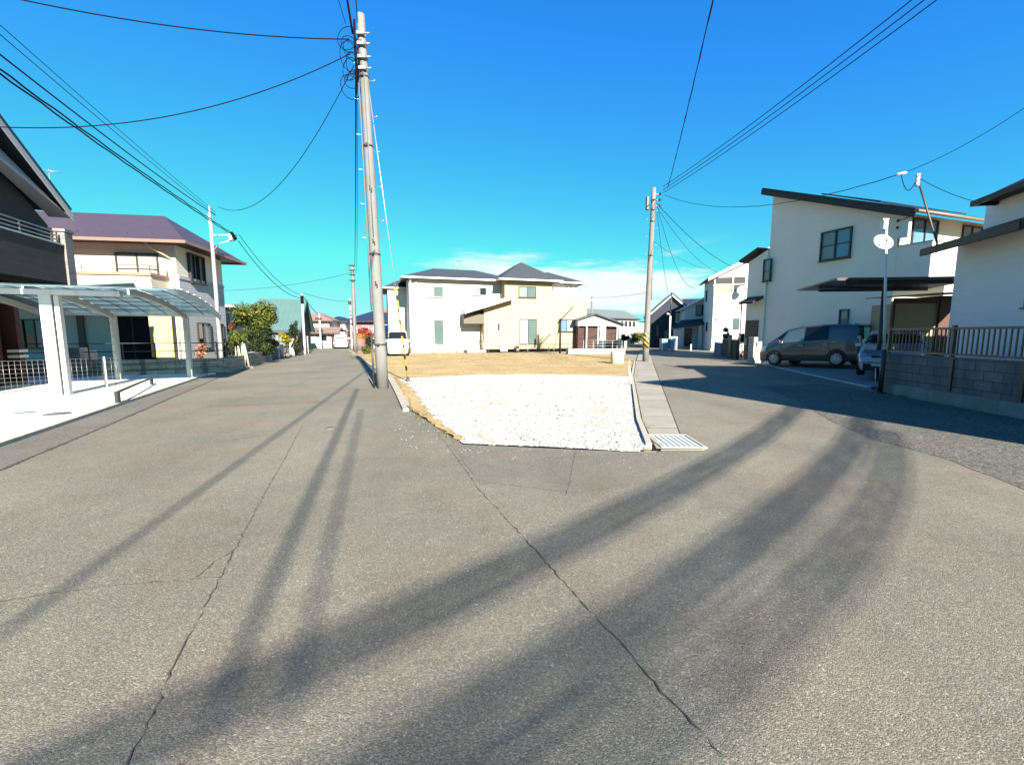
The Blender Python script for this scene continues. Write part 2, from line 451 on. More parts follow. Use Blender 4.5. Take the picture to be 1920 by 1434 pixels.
m_grav, ntg = nt_new('gravel')
_o = nd(ntg, 'ShaderNodeOutputMaterial'); _b = nd(ntg, 'ShaderNodeBsdfPrincipled'); ln(ntg, _b.outputs[0], _o.inputs[0])
_tc = nd(ntg, 'ShaderNodeTexCoord').outputs['Object']
_v = nd(ntg, 'ShaderNodeTexVoronoi'); _v.inputs['Scale'].default_value = 42; ln(ntg, _tc, _v.inputs['Vector'])
_s = nd(ntg, 'ShaderNodeSeparateColor'); ln(ntg, _v.outputs['Color'], _s.inputs[0])
_c = ramp(ntg, _s.outputs[0], [(0, (.06, .06, .065)), (.035, (.14, .14, .13)), (.06, (.36, .35, .33)), (.5, (.46, .455, .43)), (1, (.56, .555, .53))])
_c2 = ramp(ntg, noise(ntg, _tc, .9, 4), [(.32, (.93, .84, .66)), (.45, (1, .98, .95))])
ln(ntg, mixc(ntg, 1, _c, _c2, 'MULTIPLY'), _b.inputs['Base Color']); _b.inputs['Roughness'].default_value = .9
_bp = nd(ntg, 'ShaderNodeBump'); _bp.inputs['Strength'].default_value = .9; _bp.inputs['Distance'].default_value = .03; _bp.invert = True
ln(ntg, _v.outputs['Distance'], _bp.inputs['Height']); ln(ntg, _bp.outputs[0], _b.inputs['Normal'])
grav_pts = rough_line([G(868, 833), G(1040, 840), G(1222, 850)], .2, .008, 6)[:-1] + [(1.83, 5.62), (2.2, 7.48), (4.27, 15.3)] + \
    rough_line([(4.27, 15.4), G(1040, 702), G(900, 703), G(745, 711)], .3, .08, 7) + rough_line([G(745, 711), G(772, 728), G(806, 775), G(855, 815), G(868, 833)], .15, .05, 8)[1:-1]
sheet('gravel', grav_pts, .016, m_grav, 'stuff')
# loose stones
def inside(p, poly):
    c = False; n = len(poly)
    for i in range(n):
        a, b = poly[i], poly[(i+1) % n]
        if (a[1] > p[1]) != (b[1] > p[1]) and p[0] < (b[0]-a[0])*(p[1]-a[1])/(b[1]-a[1])+a[0]: c = not c
    return c
m_stone = foliage('loose_stone', [(0, (.05, .05, .055)), (.16, (.13, .13, .12)), (.3, (.28, .27, .25)), (1, (.42, .41, .38))], 0)
ms = MB(); rnd = random.Random(5)
def stone(m, x, y, z, r):
    a = rnd.uniform(0, 6.28); P = []
    for k in range(4):
        w_ = a+k*1.571; q = r*rnd.uniform(.7, 1.3); P.append((x+q*math.cos(w_), y+q*math.sin(w_), z))
    P.append((x+rnd.uniform(-.3, .3)*r, y+rnd.uniform(-.3, .3)*r, z+r*rnd.uniform(.6, 1.1)))
    m.add(P, [(0, 1, 4), (1, 2, 4), (2, 3, 4), (3, 0, 4)])
n = 0
while n < 5200:
    y = 5.5 + 10*rnd.random()**1.8; x = rnd.uniform(-4.5, 4.5)
    if inside((x, y), grav_pts): stone(ms, x, y, .014, rnd.choice((.012, .015, .02, .028))); n += 1
for i in range(120):     # strays on the asphalt along the front edge
    u = rnd.uniform(860, 1280); x, y = G(u, 838+rnd.expovariate(1/10)+ (u-860)*.035); stone(ms, x, y, .006, rnd.choice((.004, .006, .008)))
for i in range(160):
    x, y = G(rnd.uniform(740, 900), rnd.uniform(760, 850))
    if not inside((x, y), soil_pts): stone(ms, x, y, .006, rnd.choice((.005, .007, .01)))
st = struct(ms, 'gravel_stones', m_stone, 'stuff', recalc=False)
# dry straw on the soil
m_straw = foliage('dry_straw', [(0, (.22, .15, .06)), (.5, (.30, .22, .10)), (.93, (.38, .30, .16)), (1, (.16, .17, .05))], .15)
mg = MB(); n = 0
while n < 15000:
    x = rnd.uniform(-13, 8.3); y = 5.8+rnd.random()**1.25*28
    if not inside((x, y), soil_pts) or inside((x, y), grav_pts): continue
    a = rnd.uniform(0, 6.28); L = rnd.uniform(.03, .08)*(1+y*.02); b = rnd.uniform(.4, 1.0); w_ = .004+y*.0004
    dx, dy = math.cos(a), math.sin(a)
    mg.add([(x-dy*w_, y+dx*w_, .02), (x+dy*w_, y-dx*w_, .02), (x+dx*L*b, y+dy*L*b, .02+L*.5*(1.15-b))], [(0, 1, 2)]); n += 1
struct(mg, 'dry_grass', m_straw, 'stuff', recalc=False)

def strip(name, pts, wid, z0, z1, mat, side=1):
    """a kerb along a polyline: one solid"""
    m = MB(); V = []; F = []
    for i, p in enumerate(pts):
        a = pts[max(i-1, 0)]; b = pts[min(i+1, len(pts)-1)]
        dx, dy = b[0]-a[0], b[1]-a[1]; L = math.hypot(dx, dy)
        nx, ny = -dy/L*wid*side, dx/L*wid*side
        V += [(p[0], p[1], z0), (p[0], p[1], z1), (p[0]+nx, p[1]+ny, z1), (p[0]+nx, p[1]+ny, z0)]
        if i:
            o = 4*i
            for k in range(4): F.append((o-4+k, o-4+(k+1) % 4, o+(k+1) % 4, o+k))
    F += [(0, 1, 2, 3), tuple(4*len(pts)-4+k for k in (3, 2, 1, 0))]
    m.add(V, F); return struct(m, name, mat)
strip('kerb', [(-15.6, 41), (-4.25, 15.05), (-2.9, 11.1), (-2.03, 8.5)], .17, -.04, .06, m_kerb, -1)
strip('kerb', [(1.93, 5.75), (2.3, 7.48), (4.42, 15.5), (6.95, 24.0)], .08, -.04, .055, m_conc_pale, 1)
# drain covers along the right road: one paved strip of concrete lids
m_lid = M('drain_lids', (.235, .215, .175), .9, .3, .9, .4, 45, lines=('y', .98, .035, .75))
sheet('pavement', [(1.95, 5.62), (2.60, 5.62), (2.60, 6.5), (7.02, 21.1), (13.4, 42), (12.7, 42.2), (6.98, 24.0), (4.45, 15.5), (2.33, 7.48)], .014, m_lid)
# left forecourt of pale concrete, a low step above the road
ap = [(lft(-14), -14), (lft(16.0), 16.0), (-11.3, 16.5), (-14.6, 15.55), (-34, 10), (-34, -14)]
ma = MB(); ma.prism([(x-.16, y-.06) for x, y in ap], 'z', -.04, .05); struct(ma, 'forecourt_pavement', M('forecourt_concrete', (.60, .585, .55), .85, .07, .8, .2, 70))
strip('kerb', [(lft(-14), -14), (lft(5.75), 5.75), (lft(16.0), 16.0)], .15, -.04, .058, M('kerb_mottled', (.42, .39, .31), .9, .4, 7, .5, 40), 1)
# right driveway, sloping up from the road to the houses
md = MB(); dp = [(10.35, 12.4, .0), (12.05, 18.9, .0), (13.2, 22.6, .02), (16.0, 21.2, .30), (17.5, 17.0, .36), (14.6, 10.6, .30)]
md.add(dp, [(0, 5, 4), (0, 4, 1), (1, 4, 3), (1, 3, 2)]); struct(md, 'driveway', M('driveway_concrete', (.19, .19, .185), .9, .15, 1.0, .3, 60), recalc=False)
strip('kerb', [(10.3, 12.3), (12.0, 18.9), (12.95, 22.2)], .12, -.04, .03, m_conc, -1)

# weeds in the joints: along kerbs, gutters and wall feet
m_weed = foliage('weed_blades', [(0, (.05, .055, .015)), (.5, (.12, .11, .03)), (.8, (.22, .17, .07)), (1, (.08, .10, .03))], .2)
mw = MB(); rnd = random.Random(91)
def tufts(a, b, n, spread, h):
    for _ in range(n):
        t = rnd.random()**1.2; cx, cy = a[0]+(b[0]-a[0])*t+rnd.gauss(0, spread), a[1]+(b[1]-a[1])*t+rnd.gauss(0, spread)
        for _ in range(rnd.randint(3, 9)):
            q = rnd.uniform(0, 6.28); L = h*rnd.uniform(.4, 1.3); x, y = cx+rnd.gauss(0, .02), cy+rnd.gauss(0, .02); w_ = .004
            mw.add([(x-w_*math.sin(q), y+w_*math.cos(q), 0), (x+w_*math.sin(q), y-w_*math.cos(q), 0), (x+L*.6*math.cos(q), y+L*.6*math.sin(q), L)], [(0, 1, 2)])
tufts((-8, 30), (5, 24), 50, 1.6, .10); tufts((-4, 17), (4.5, 18), 40, .8, .07); tufts((-2.0, 8.45), (-.75, 5.95), 60, .06, .05); tufts((-4.1, 15), (-2.05, 8.5), 50, .05, .06); tufts((9.35, 7.5), (9.8, 11.4), 26, .05, .07); tufts((8.9, 0), (9.35, 7.5), 20, .05, .07)
tufts((2.05, 5.7), (2.4, 8), 26, .04, .05); tufts((2.4, 8), (6.9, 23.5), 40, .05, .07); tufts((-6.0, 2.5), (-11.2, 16), 16, .05, .04); tufts((-11.1, 16.6), (-16.6, 34), 60, .10, .12); tufts((-15.5, 41), (-4.5, 15.4), 70, .18, .16); tufts((-8.5, 34.3), (7.5, 38.8), 60, .2, .2)
struct(mw, 'weeds', m_weed, 'stuff', recalc=False)
# ------------------------------------------------------------------ shared materials
m_white = M('white_metal', (.52, .52, .51), .45, .04, 2)
m_alu = M('aluminium', (.36, .37, .37), .38, .08, 3, metal=.6)
m_dkmetal = M('dark_metal', (.035, .032, .030), .45, .2, 4)
m_brmetal = M('bronze_metal', (.085, .062, .047), .45, .15, 4)
m_frame_w = M('white_frame', (.70, .70, .68), .4, .04, 2)
m_frame_d = M('dark_frame', (.03, .027, .025), .4, .1, 3)
m_gl_dark = glassy('dark_glass', (.012, .016, .02))
m_gl_blue = glassy('sky_glass', (.10, .17, .24), .03, .8)
m_gl_curt = glassy('curtain_glass', (.26, .27, .265), .12)
m_gl_green = glassy('green_glass', (.075, .11, .105), .08)
m_gl_grey = glassy('grey_glass', (.17, .20, .21), .06)
m_black = M('black_rubber', (.012, .012, .013), .6, .2, 6)
m_cable = M('cable', (.004, .004, .006), .8, .2, 2, spec=.08)
m_polec = M('pole_concrete', (.15, .149, .142), .85, .18, 3.0, .35, 70, stain=.5)
m_steelpole = M('steel_pole', (.36, .36, .36), .45, .1, 2, metal=.3)

def walls(fr, x0, x1, y0, y1, z0, h, kind, rh, wm, name='wall', parent=None):
    m = MB()
    if kind == 'gy':
        xm = (x0+x1)/2; m.prism([(x0, z0), (x1, z0), (x1, h), (xm, h+rh), (x0, h)], 'y', y0, y1)
    elif kind == 'gx':
        ym = (y0+y1)/2; m.prism([(y0, z0), (y1, z0), (y1, h), (ym, h+rh), (y0, h)], 'x', x0, x1)
    else: m.box(x0, x1, y0, y1, z0, h)
    return fr.part(m, name, wm, parent)
def roof(fr, x0, x1, y0, y1, h, kind, rh, rm, ov=.5, th=.14, fm=None, parent=None, inset=None, lift=.03):
    m = MB(); X0, X1, Y0, Y1 = x0-ov, x1+ov, y0-ov, y1+ov
    fas = MB()
    if kind == 'gy':
        xm = (x0+x1)/2; s = rh/(xm-x0); ze = h-ov*s+th+lift; zr = h+rh+th+lift
        m.slab([(X0, Y0, ze), (xm, Y0, zr), (xm, Y1, zr), (X0, Y1, ze)], -th); m.slab([(xm, Y0, zr), (X1, Y0, ze), (X1, Y1, ze), (xm, Y1, zr)], -th)
        for Ya in (Y0-.03, Y1+.003):
            fas.prism([(X0-.01, ze-.22), (xm, zr-.22), (X1+.01, ze-.22), (X1+.01, ze-.03), (xm, zr-.03), (X0-.01, ze-.03)], 'y', Ya, Ya+.027)
    elif kind == 'gx':
        ym = (y0+y1)/2; s = rh/(ym-y0); ze = h-ov*s+th+lift; zr = h+rh+th+lift
        m.slab([(X0, Y0, ze), (X1, Y0, ze), (X1, ym, zr), (X0, ym, zr)], th); m.slab([(X0, ym, zr), (X1, ym, zr), (X1, Y1, ze), (X0, Y1, ze)], th)
        for Xa in (X0-.03, X1+.003):
            fas.prism([(Y0-.01, ze-.22), (ym, zr-.22), (Y1+.01, ze-.22), (Y1+.01, ze-.03), (ym, zr-.03), (Y0-.01, ze-.03)], 'x', Xa, Xa+.027)
        fas.box(X0, X1, Y0-.03, Y0-.003, ze-.2, ze-.03)
    else:
        ym = (Y0+Y1)/2; xm = (X0+X1)/2; z0 = h+.06; z1 = h+rh
        W, D = X1-X0, Y1-Y0; k = min(W, D)/2 if inset is None else inset
        if W >= D: A, B = (X0+k, ym, z1), (X1-k, ym, z1)
        else: A, B = (xm, Y0+k, z1), (xm, Y1-k, z1)
        c = [(X0, Y0, z0), (X1, Y0, z0), (X1, Y1, z0), (X0, Y1, z0)]
        V = c+[A, B]+[(p[0], p[1], z0-.05) for p in c]
        if W >= D: F = [(0, 1, 5, 4), (1, 2, 5), (2, 3, 4, 5), (3, 0, 4)]
        else: F = [(0, 1, 4), (1, 2, 5, 4), (2, 3, 5), (3, 0, 4, 5)]
        F += [(6, 7, 1, 0), (7, 8, 2, 1), (8, 9, 3, 2), (9, 6, 0, 3), (9, 8, 7, 6)]
        m.add(V, F)
        e = .08
        fas.box(X0-e, X1+e, Y0-e, Y0-.004, z0-.13, z0-.004); fas.box(X0-e, X1+e, Y1+.004, Y1+e, z0-.13, z0-.004)
        fas.box(X0-e, X0-.004, Y0-.004, Y1+.004, z0-.13, z0-.004); fas.box(X1+.004, X1+e, Y0-.004, Y1+.004, z0-.13, z0-.004)
    ro = fr.part(m, 'roof', rm, parent)
    if fm and fas.v: fas.build('fascia', fm, ro)
    return ro
def pipe(fr, pts, r, mat, name='drainpipe', parent=None):
    m = MB(); m.tube(pts, r, 8); return fr.part(m, name, mat, parent)
def rail(fr, pts, h, n_rails, mat, parent=None, post=.03, gap=1.2, z=0, rr=.02, name='railing'):
    m = MB()
    for i in range(n_rails):
        zz = z+h*(i+1)/n_rails
        for a, b in zip(pts[:-1], pts[1:]): m.tube([(a[0], a[1], zz), (b[0], b[1], zz)], rr, 6)
    for a, b in zip(pts[:-1], pts[1:]):
        L = math.hypot(b[0]-a[0], b[1]-a[1]); k = max(1, round(L/gap))
        for i in range(k+1):
            t = i/k; x = a[0]+(b[0]-a[0])*t; y = a[1]+(b[1]-a[1])*t
            m.box(x-post/2, x+post/2, y-post/2, y+post/2, z, z+h)
    return fr.part(m, name, mat, parent)
def dish(fr, c, r, yaw, mat, tilt=35, name='satellite_dish', parent=None):
    m = MB(); ca, sa = math.cos(yaw), math.sin(yaw); ct, st = math.cos(R(tilt)), math.sin(R(tilt))
    def tr(x, y, z):   # dish axis along +y before turning
        y, z = y*ct-z*st, y*st+z*ct
        return (c[0]+x*ca-y*sa, c[1]+x*sa+y*ca, c[2]+z)
    V = []; F = []; n = 20; k = 6
    for i in range(k):
        q = r*(i+.3)/(k-.7)
        for j in range(n):
            w_ = 2*math.pi*j/n; V.append(tr(q*math.cos(w_), .28*q*q/r, q*1.06*math.sin(w_)))
    for i in range(k-1):
        for j in range(n): F.append((i*n+j, i*n+(j+1) % n, (i+1)*n+(j+1) % n, (i+1)*n+j))
    F.append(tuple(range(n)))
    m.add(V, F, 0, True)
    o = fr.part(m, name, mat, parent)
    sol = o.modifiers.new('solid', 'SOLIDIFY'); sol.thickness = .02
    a = MB(); a.tube([tr(0, .02, -r), tr(0, r*.75, -r*.25)], .014, 6); a.ball(tr(0, r*.8, -r*.2), .04, 8)
    a.build('feed_arm', m_alu, o)
    return o
def antenna(fr, x, y, z0, h, parent=None, rod=.9, yaw=.4):
    m = MB(); m.tube([(x, y, z0), (x, y, z0+h)], .018, 6)
    ca, sa = math.cos(yaw), math.sin(yaw); zt = z0+h-.08
    m.tube([(x-rod*.5*ca, y-rod*.5*sa, zt), (x+rod*.5*ca, y+rod*.5*sa, zt)], .011, 5)
    for i in range(9):
        q = (i/8-.5)*rod; L = .16+.01*i
        m.tube([(x+q*ca+sa*L, y+q*sa-ca*L, zt), (x+q*ca-sa*L, y+q*sa+ca*L, zt)], .006, 4)
    for k in range(3):
        a = k*2.09; m.tube([(x, y, z0+h*.5), (x+.5*math.cos(a), y+.5*math.sin(a), z0-.15)], .005, 4)
    return fr.part(m, 'antenna', m_alu, parent)

# ------------------------------------------------------------------ dark brown house at the left edge
H1 = Fr('brown_house', 'dark brown house with steep white-edged gable and a brick-clad balcony, left of the carport', 'house', -14.4, 13.5, -18)
m_brick1 = M('brown_siding', (.046, .038, .036), .8, .2, 2, .3, 40, brick=(.62, .078, .006, (.018, .015, .015)))
m_wall1 = M('charcoal_wall', (.032, .034, .040), .85, .12, 2, .4, 60)
wl = MB(); wl.box(-14, .3, 1.1, 9, 0, 3.13); wl.prism([(-14, 3.13), (.70, 3.13), (.70, 5.0), (-2.2, 6.95), (-11.3, 4.0), (-14, 3.4)], 'y', .22, 9); H1.part(wl, 'wall', m_wall1)
rf = MB()
def h1z(x): return 4.92+(1.3-x)*.685
rf.slab([(.8, -.35, h1z(.8)+.2), (-2.2, -.35, h1z(-2.2)+.2), (-2.2, 9.4, h1z(-2.2)+.2), (.8, 9.4, h1z(.8)+.2)], .16)
rf.slab([(-2.2, -.35, h1z(-2.2)+.2), (-13.5, -.35, h1z(-2.2)-5.3), (-13.5, 9.4, h1z(-2.2)-5.3), (-2.2, 9.4, h1z(-2.2)+.2)], .16)
r1 = H1.part(rf, 'roof', M('navy_roof', (.03, .035, .05), .5, .15, 4))
fa = MB(); fa.prism([(.84, h1z(.84)-.02), (-2.2, h1z(-2.2)-.02), (-13.5, h1z(-2.2)-5.55), (-13.5, h1z(-2.2)-5.33), (-2.2, h1z(-2.2)+.17), (.84, h1z(.84)+.17)], 'y', -.40, -.36)
fa.build('fascia', M('pale_fascia', (.42, .42, .44), .6, .06), r1)
so = MB(); so.slab([(.76, -.33, h1z(.76)-.02), (-5.5, -.33, h1z(-2.2)-.02), (-2.2, .20, h1z(-2.2)-.02), (.76, .20, h1z(.76)-.02)], .03); so.build('soffit', M('grey_soffit', (.30, .30, .32), .8, .05), r1)
bal = MB(); bal.box(-12, .12, -.42, .2, 3.12, 4.28); bl = H1.part(bal, 'balcony', m_brick1)
cpb = MB(); cpb.box(-12, .10, -.45, -.24, 4.283, 4.33); cpb.build('coping', m_alu, bl)
rail(H1, [(-12, -.35), (.0, -.35)], .34, 3, m_alu, bl, .03, 1.6, 4.33, .022)
pl = MB(); pl.box(.125, .50, -.48, .215, 3.0, 4.72); pl.box(.08, .54, -.52, .21, 4.72, 4.80); H1.part(pl, 'pillar', M('taupe_tile', (.20, .18, .17), .8, .15, 3, brick=(.3, .1, .006, (.12, .11, .1))))
ent = MB(); ent.box(-1.15, -.95, .7, 1.1, 0, 3.1); ent.box(-.32, -.12, .7, 1.1, 0, 3.1); H1.part(ent, 'porch_post', M('deep_red_timber', (.06, .022, .02), .7, .2))
lampm = MB(); lampm.box(-.86, -.56, .92, 1.09, 2.15, 2.34); H1.part(lampm, 'porch_lamp', M('lamp_cream', (.75, .62, .40), .5, .05))
window(H1, ('f', 1.1), -.9, -.38, .5, 2.0, m_frame_d, [m_gl_grey], 1, .05, False, name='door')
for i in (0, 1):
    q = MB(); q.box(-.9, -.55, .35, .62, .85+.16*i, .93+.16*i); H1.part(q, 'letter_box', m_white)

# ------------------------------------------------------------------ house with the purple-brown hip roof
H2 = Fr('cream_house', 'cream two-storey house under a purple-brown hipped roof, behind the carport', 'house', -15.3, 19.9, 80)
m_cream = M('cream_siding', (.58, .55, .49), .8, .06, 1.2, .15, 40, lines=('z', .22, .05, .25))
m_bluegrey = M('grey_siding', (.36, .37, .39), .8, .06, 1.2, lines=('z', .16, .10, .5))
w2 = MB(); w2.box(-9.2, 0, 0, 4.3, 0, 5.55); H2.part(w2, 'wall', m_cream)
sw = MB(); sw.box(.003, .05, .05, 4.25, 0, 4.05); sw.box(.003, .085, .02, 4.25, 4.06, 4.2); H2.part(sw, 'side_cladding', m_bluegrey)
m_purple = M('purple_roof', (.048, .035, .05), .55, .14, 3, lines=('y', .30, .06, .35))
ro2 = roof(H2, -9.2, 0, 0, 4.3, 5.55, 'hip', 1.75, m_purple, .85, fm=M('copper_gutter', (.19, .115, .09), .5, .15, 5), inset=2.3)
for i in range(8):
    sg = MB(); x = -7.5+i*.95; sg.box(x, x+.16, -.3, -.26, 5.85, 5.98); sg.build('snow_guard', m_dkmetal, ro2)
dl = dict(dep=.07)
a = H2.rect(218, 475, 298, 511); window(H2, ('f', 0), a[0], a[1], 4.15, a[3], m_frame_d, [m_gl_curt, m_gl_curt], 2, .06, False, .3)
a = H2.rect(352, 479, 380, 531, ('r', 0)); window(H2, ('r', .0), a[0], a[1], a[2], a[3], m_frame_d, [m_gl_blue, m_gl_dark, m_gl_grey], 3, .06, True, dep=.14)
bb = MB(); bb.box(-9.1, -.35, -1.25, -.003, 3.1, 4.02); b2 = H2.part(bb, 'balcony', M('cream_render', (.52, .46, .36), .85, .05))
bc = MB(); bc.box(-9.15, -.3, -1.32, .0-.003, 4.02, 4.14); bc.build('coping', M('terracotta_coping', (.34, .17, .12), .7, .1), b2)
rail(H2, [(-9.1, -1.28), (-.34, -1.28), (-.34, -.1)], .30, 2, m_brmetal, b2, .025, 1.3, 4.14, .014)
q = MB(); q.box(-9.15, -8.7, -.5, -.45, 4.2, 5.2); H2.part(q, 'hanging_towel', M('yellow_cloth', (.75, .42, .02), .9, .1))
pipe(H2, [(-.75, -.75, 5.5), (-.70, -.5, 5.35), (-.1, -.06, 4.9), (-.08, -.06, 0)], .045, M('cream_pipe', (.42, .36, .27), .5, .1))
# ground floor in the shade of the balcony
m_shadewall = M('beige_wall', (.36, .32, .24), .85, .08, 2, .2)
a = H2.rect(210, 600, 292, 668); window(H2, ('f', 0), a[0], a[1], .35, 2.35, m_frame_d, [m_gl_dark, m_gl_dark], 2, .06, False)
q = MB(); q.box(-1.02, -.12, -.5, -.46, .5, 2.7); H2.part(q, 'sun_screen', M('tan_screen', (.60, .40, .17), .9, .12, 6, lines=('x', .06, .2, .3)))
a = H2.rect(160, 600, 172, 668); q = MB(); q.box(-4.1, -3.85, -.08, -.003, 0, 3.05); H2.part(q, 'wall_post', m_brmetal)
window(H2, ('f', 0), -6.2, -5.3, .9, 2.2, m_frame_d, [m_gl_dark, m_gl_grey], 2, .05, False)
window(H2, ('r', 0.05), 1.2, 2.4, .8, 2.1, m_frame_d, [m_gl_dark, m_gl_grey], 2, .05, False)
window(H2, ('r', 0.05), 3.1, 3.8, .8, 2.1, m_frame_d, [m_gl_dark], 1, .05, False)
antenna(H2, -6.1, 2.15, 7.2, 2.0, None, .8, .2)
dish(H2, (-6.1, 1.95, 7.85), .42, R(205), M('dish_cream', (.72, .68, .60), .6, .05))

# ------------------------------------------------------------------ carport
CPt = Fr('carport', 'white aluminium carport with a curved translucent roof in front of the brown house', 'carport', -8.4, 10.6, 68)
def cz(y): return 2.66-.50*max(0, (y-.8)/4.2)**2-.10*max(0, (.8-y)/.8)**2
ys = [i*5.0/20 for i in range(21)]
pc, ntp = nt_new('polycarbonate')
_o = nd(ntp, 'ShaderNodeOutputMaterial'); _g = nd(ntp, 'ShaderNodeBsdfPrincipled'); _t = nd(ntp, 'ShaderNodeBsdfTransparent'); _r = nd(ntp, 'ShaderNodeBsdfTranslucent'); _m1 = nd(ntp, 'ShaderNodeMixShader'); _m2 = nd(ntp, 'ShaderNodeMixShader')
_tc = nd(ntp, 'ShaderNodeTexCoord').outputs['Object']
ln(ntp, mixc(ntp, noise(ntp, _tc, .9, 4), (.30, .42, .45), (.46, .56, .56)), _g.inputs['Base Color']); _g.inputs['Roughness'].default_value = .12
_t.inputs[0].default_value = (.42, .55, .62, 1); _r.inputs[0].default_value = (.5, .62, .64, 1)
_m1.inputs[0].default_value = .35; ln(ntp, _g.outputs[0], _m1.inputs[1]); ln(ntp, _r.outputs[0], _m1.inputs[2])
_m2.inputs[0].default_value = .45; ln(ntp, _m1.outputs[0], _m2.inputs[1]); ln(ntp, _t.outputs[0], _m2.inputs[2]); ln(ntp, _m2.outputs[0], _o.inputs[0])
for (xa, xb) in ((-4.6, -3.02), (-2.98, -1.06), (-1.02, 0)):
    m = MB(); V = []; F = []
    for i, y in enumerate(ys):
        V += [(xa, y, cz(y)+.05), (xb, y, cz(y)+.05)]
        if i: F.append((2*i-2, 2*i-1, 2*i+1, 2*i))
    m.add(V, F, 0, True); po = CPt.part(m, 'roof_panel', pc, recalc=False)
    s_ = po.modifiers.new('solid', 'SOLIDIFY'); s_.thickness = .006
m = MB()
for y in [.55*i for i in range(2, 10)]+[4.98]:
    m.box(-4.6, 0, y-.028, y+.028, cz(y)+.052, cz(y)+.085)
CPt.part(m, 'purlin', m_white)
m = MB()
for x in [-.5, -1.55, -2.05, -2.5, -3.5, -4.0]:
    m.tube([(x, y, cz(y)+.035) for y in ys], .011, 5)
CPt.part(m, 'glazing_bar', m_dkmetal)
for x in (-.03, -1.04, -3.0, -4.58):
    m = MB(); wd = .05 if x > -.1 else .075
    for y0, y1 in zip(ys[3:-1], ys[4:]):
        m.add([(x-wd/2, y0, cz(y0)-.13), (x+wd/2, y0, cz(y0)-.13), (x+wd/2, y1, cz(y1)-.13), (x-wd/2, y1, cz(y1)-.13),
               (x-wd/2, y0, cz(y0)+.03), (x+wd/2, y0, cz(y0)+.03), (x+wd/2, y1, cz(y1)+.03), (x-wd/2, y1, cz(y1)+.03)],
              [(0, 3, 2, 1), (4, 5, 6, 7), (0, 4, 7, 3), (1, 2, 6, 5)]+([(0, 1, 5, 4)] if y0 == ys[3] else [])+([(3, 7, 6, 2)] if y1 == 5.0 else []))
    CPt.part(m, 'arch_beam', M('grey_beam', (.36, .38, .36), .5, .06))
m = MB(); m.box(-4.7, -1.2, .70, .90, 2.48, 2.60); CPt.part(m, 'front_beam', m_white)
m = MB(); m.box(-4.9, -.1, 4.93, 5.03, cz(5)-.02, cz(5)+.06); CPt.part(m, 'gutter', m_alu)
for x, y, wdt, h, mt in ((-2.62, .8, .22, 2.48, m_white), (-2.435, .84, .09, 2.48, m_white), (-1.04, 5.0, .15, cz(5)-.03, M('grey_beam', (1, 1, 1))), (-3.0, 5.0, .15, cz(5)-.03, M('grey_beam', (1, 1, 1)))):
    m = MB(); m.box(x-wdt/2, x+wdt/2, y-.08, y+.08, .05, h); CPt.part(m, 'post', mt)

# ------------------------------------------------------------------ mesh fence, low rail, lids on the forecourt
fx0, fy0 = -15.6, 7.7; fx1, fy1 = -11.35, 12.35
MF = Fr('mesh_fence', 'low white wire mesh fence on the pale forecourt under the carport', 'fence', fx0, fy0, math.degrees(math.atan2(fx1-fx0, fy1-fy0)), .05)
Lf = math.hypot(fx1-fx0, fy1-fy0); m = MB()
i = 0
while i*.1 < Lf: m.tube([(i*.1, 0, .03), (i*.1, 0, .82)], .003, 4); i += 1
for k in range(8): m.tube([(0, .012, .06+k*.108), (Lf, .012, .06+k*.108)], .003, 4)
MF.part(m, 'mesh_panel', m_alu)
for t in (Lf-.35, Lf-2.35, Lf-4.35): 
    m = MB(); m.box(t-.03, t+.03, -.075, -.015, 0, .86); MF.part(m, 'post', m_white)
LR = Fr('barrier_rail', 'low dark metal rail standing at the road edge of the forecourt', 'rail', *G(222, 760), 0, .05)
e = LR.lp(Vector((*G(285, 724), .05))); L_ = e
m = MB(); m.box(-.035, .035, -.035, .035, 0, .26); LR.part(m, 'post', m_dkmetal)
m = MB(); m.tube([(0, 0, .24), (L_[0]*.5, L_[1]*.5, .22), (L_[0], L_[1], .19)], .03, 8); LR.part(m, 'rail', m_dkmetal)
m = MB(); m.box(L_[0]-.03, L_[0]+.03, L_[1]-.03, L_[1]+.03, 0, .2); LR.part(m, 'post', m_dkmetal)
def disc(name, label, x, y, r, z, mat):
    m = MB(lambda a, b, c: (a, b, c)); m.lathe([(0, .006), (r*.9, .006), (r*.9, .003), (r, .003), (r, -.01)], 24)
    o = m.build(name, mat); o.location = (x, y, z); tag(o, label, 'manhole cover', 'manhole covers in the forecourt'); return o
disc('manhole_cover', 'dark grey round cover set in the white forecourt', *G(108, 776, .05), .20, .052, M('cast_iron', (.10, .10, .10), .6, .2, 20))
disc('manhole_cover', 'pale bluish round cover left of the dark one in the forecourt', *G(36, 776, .05), .22, .052, M('resin_lid', (.40, .45, .47), .6, .1, 10))
disc('valve_cover', 'small round iron lid in the asphalt beside the big concrete pole', *G(619, 803), .08, .006, M('cast_iron', (1, 1, 1)))['category'] = 'valve cover'
bpy.data.objects['valve_cover'].pop('group', None)

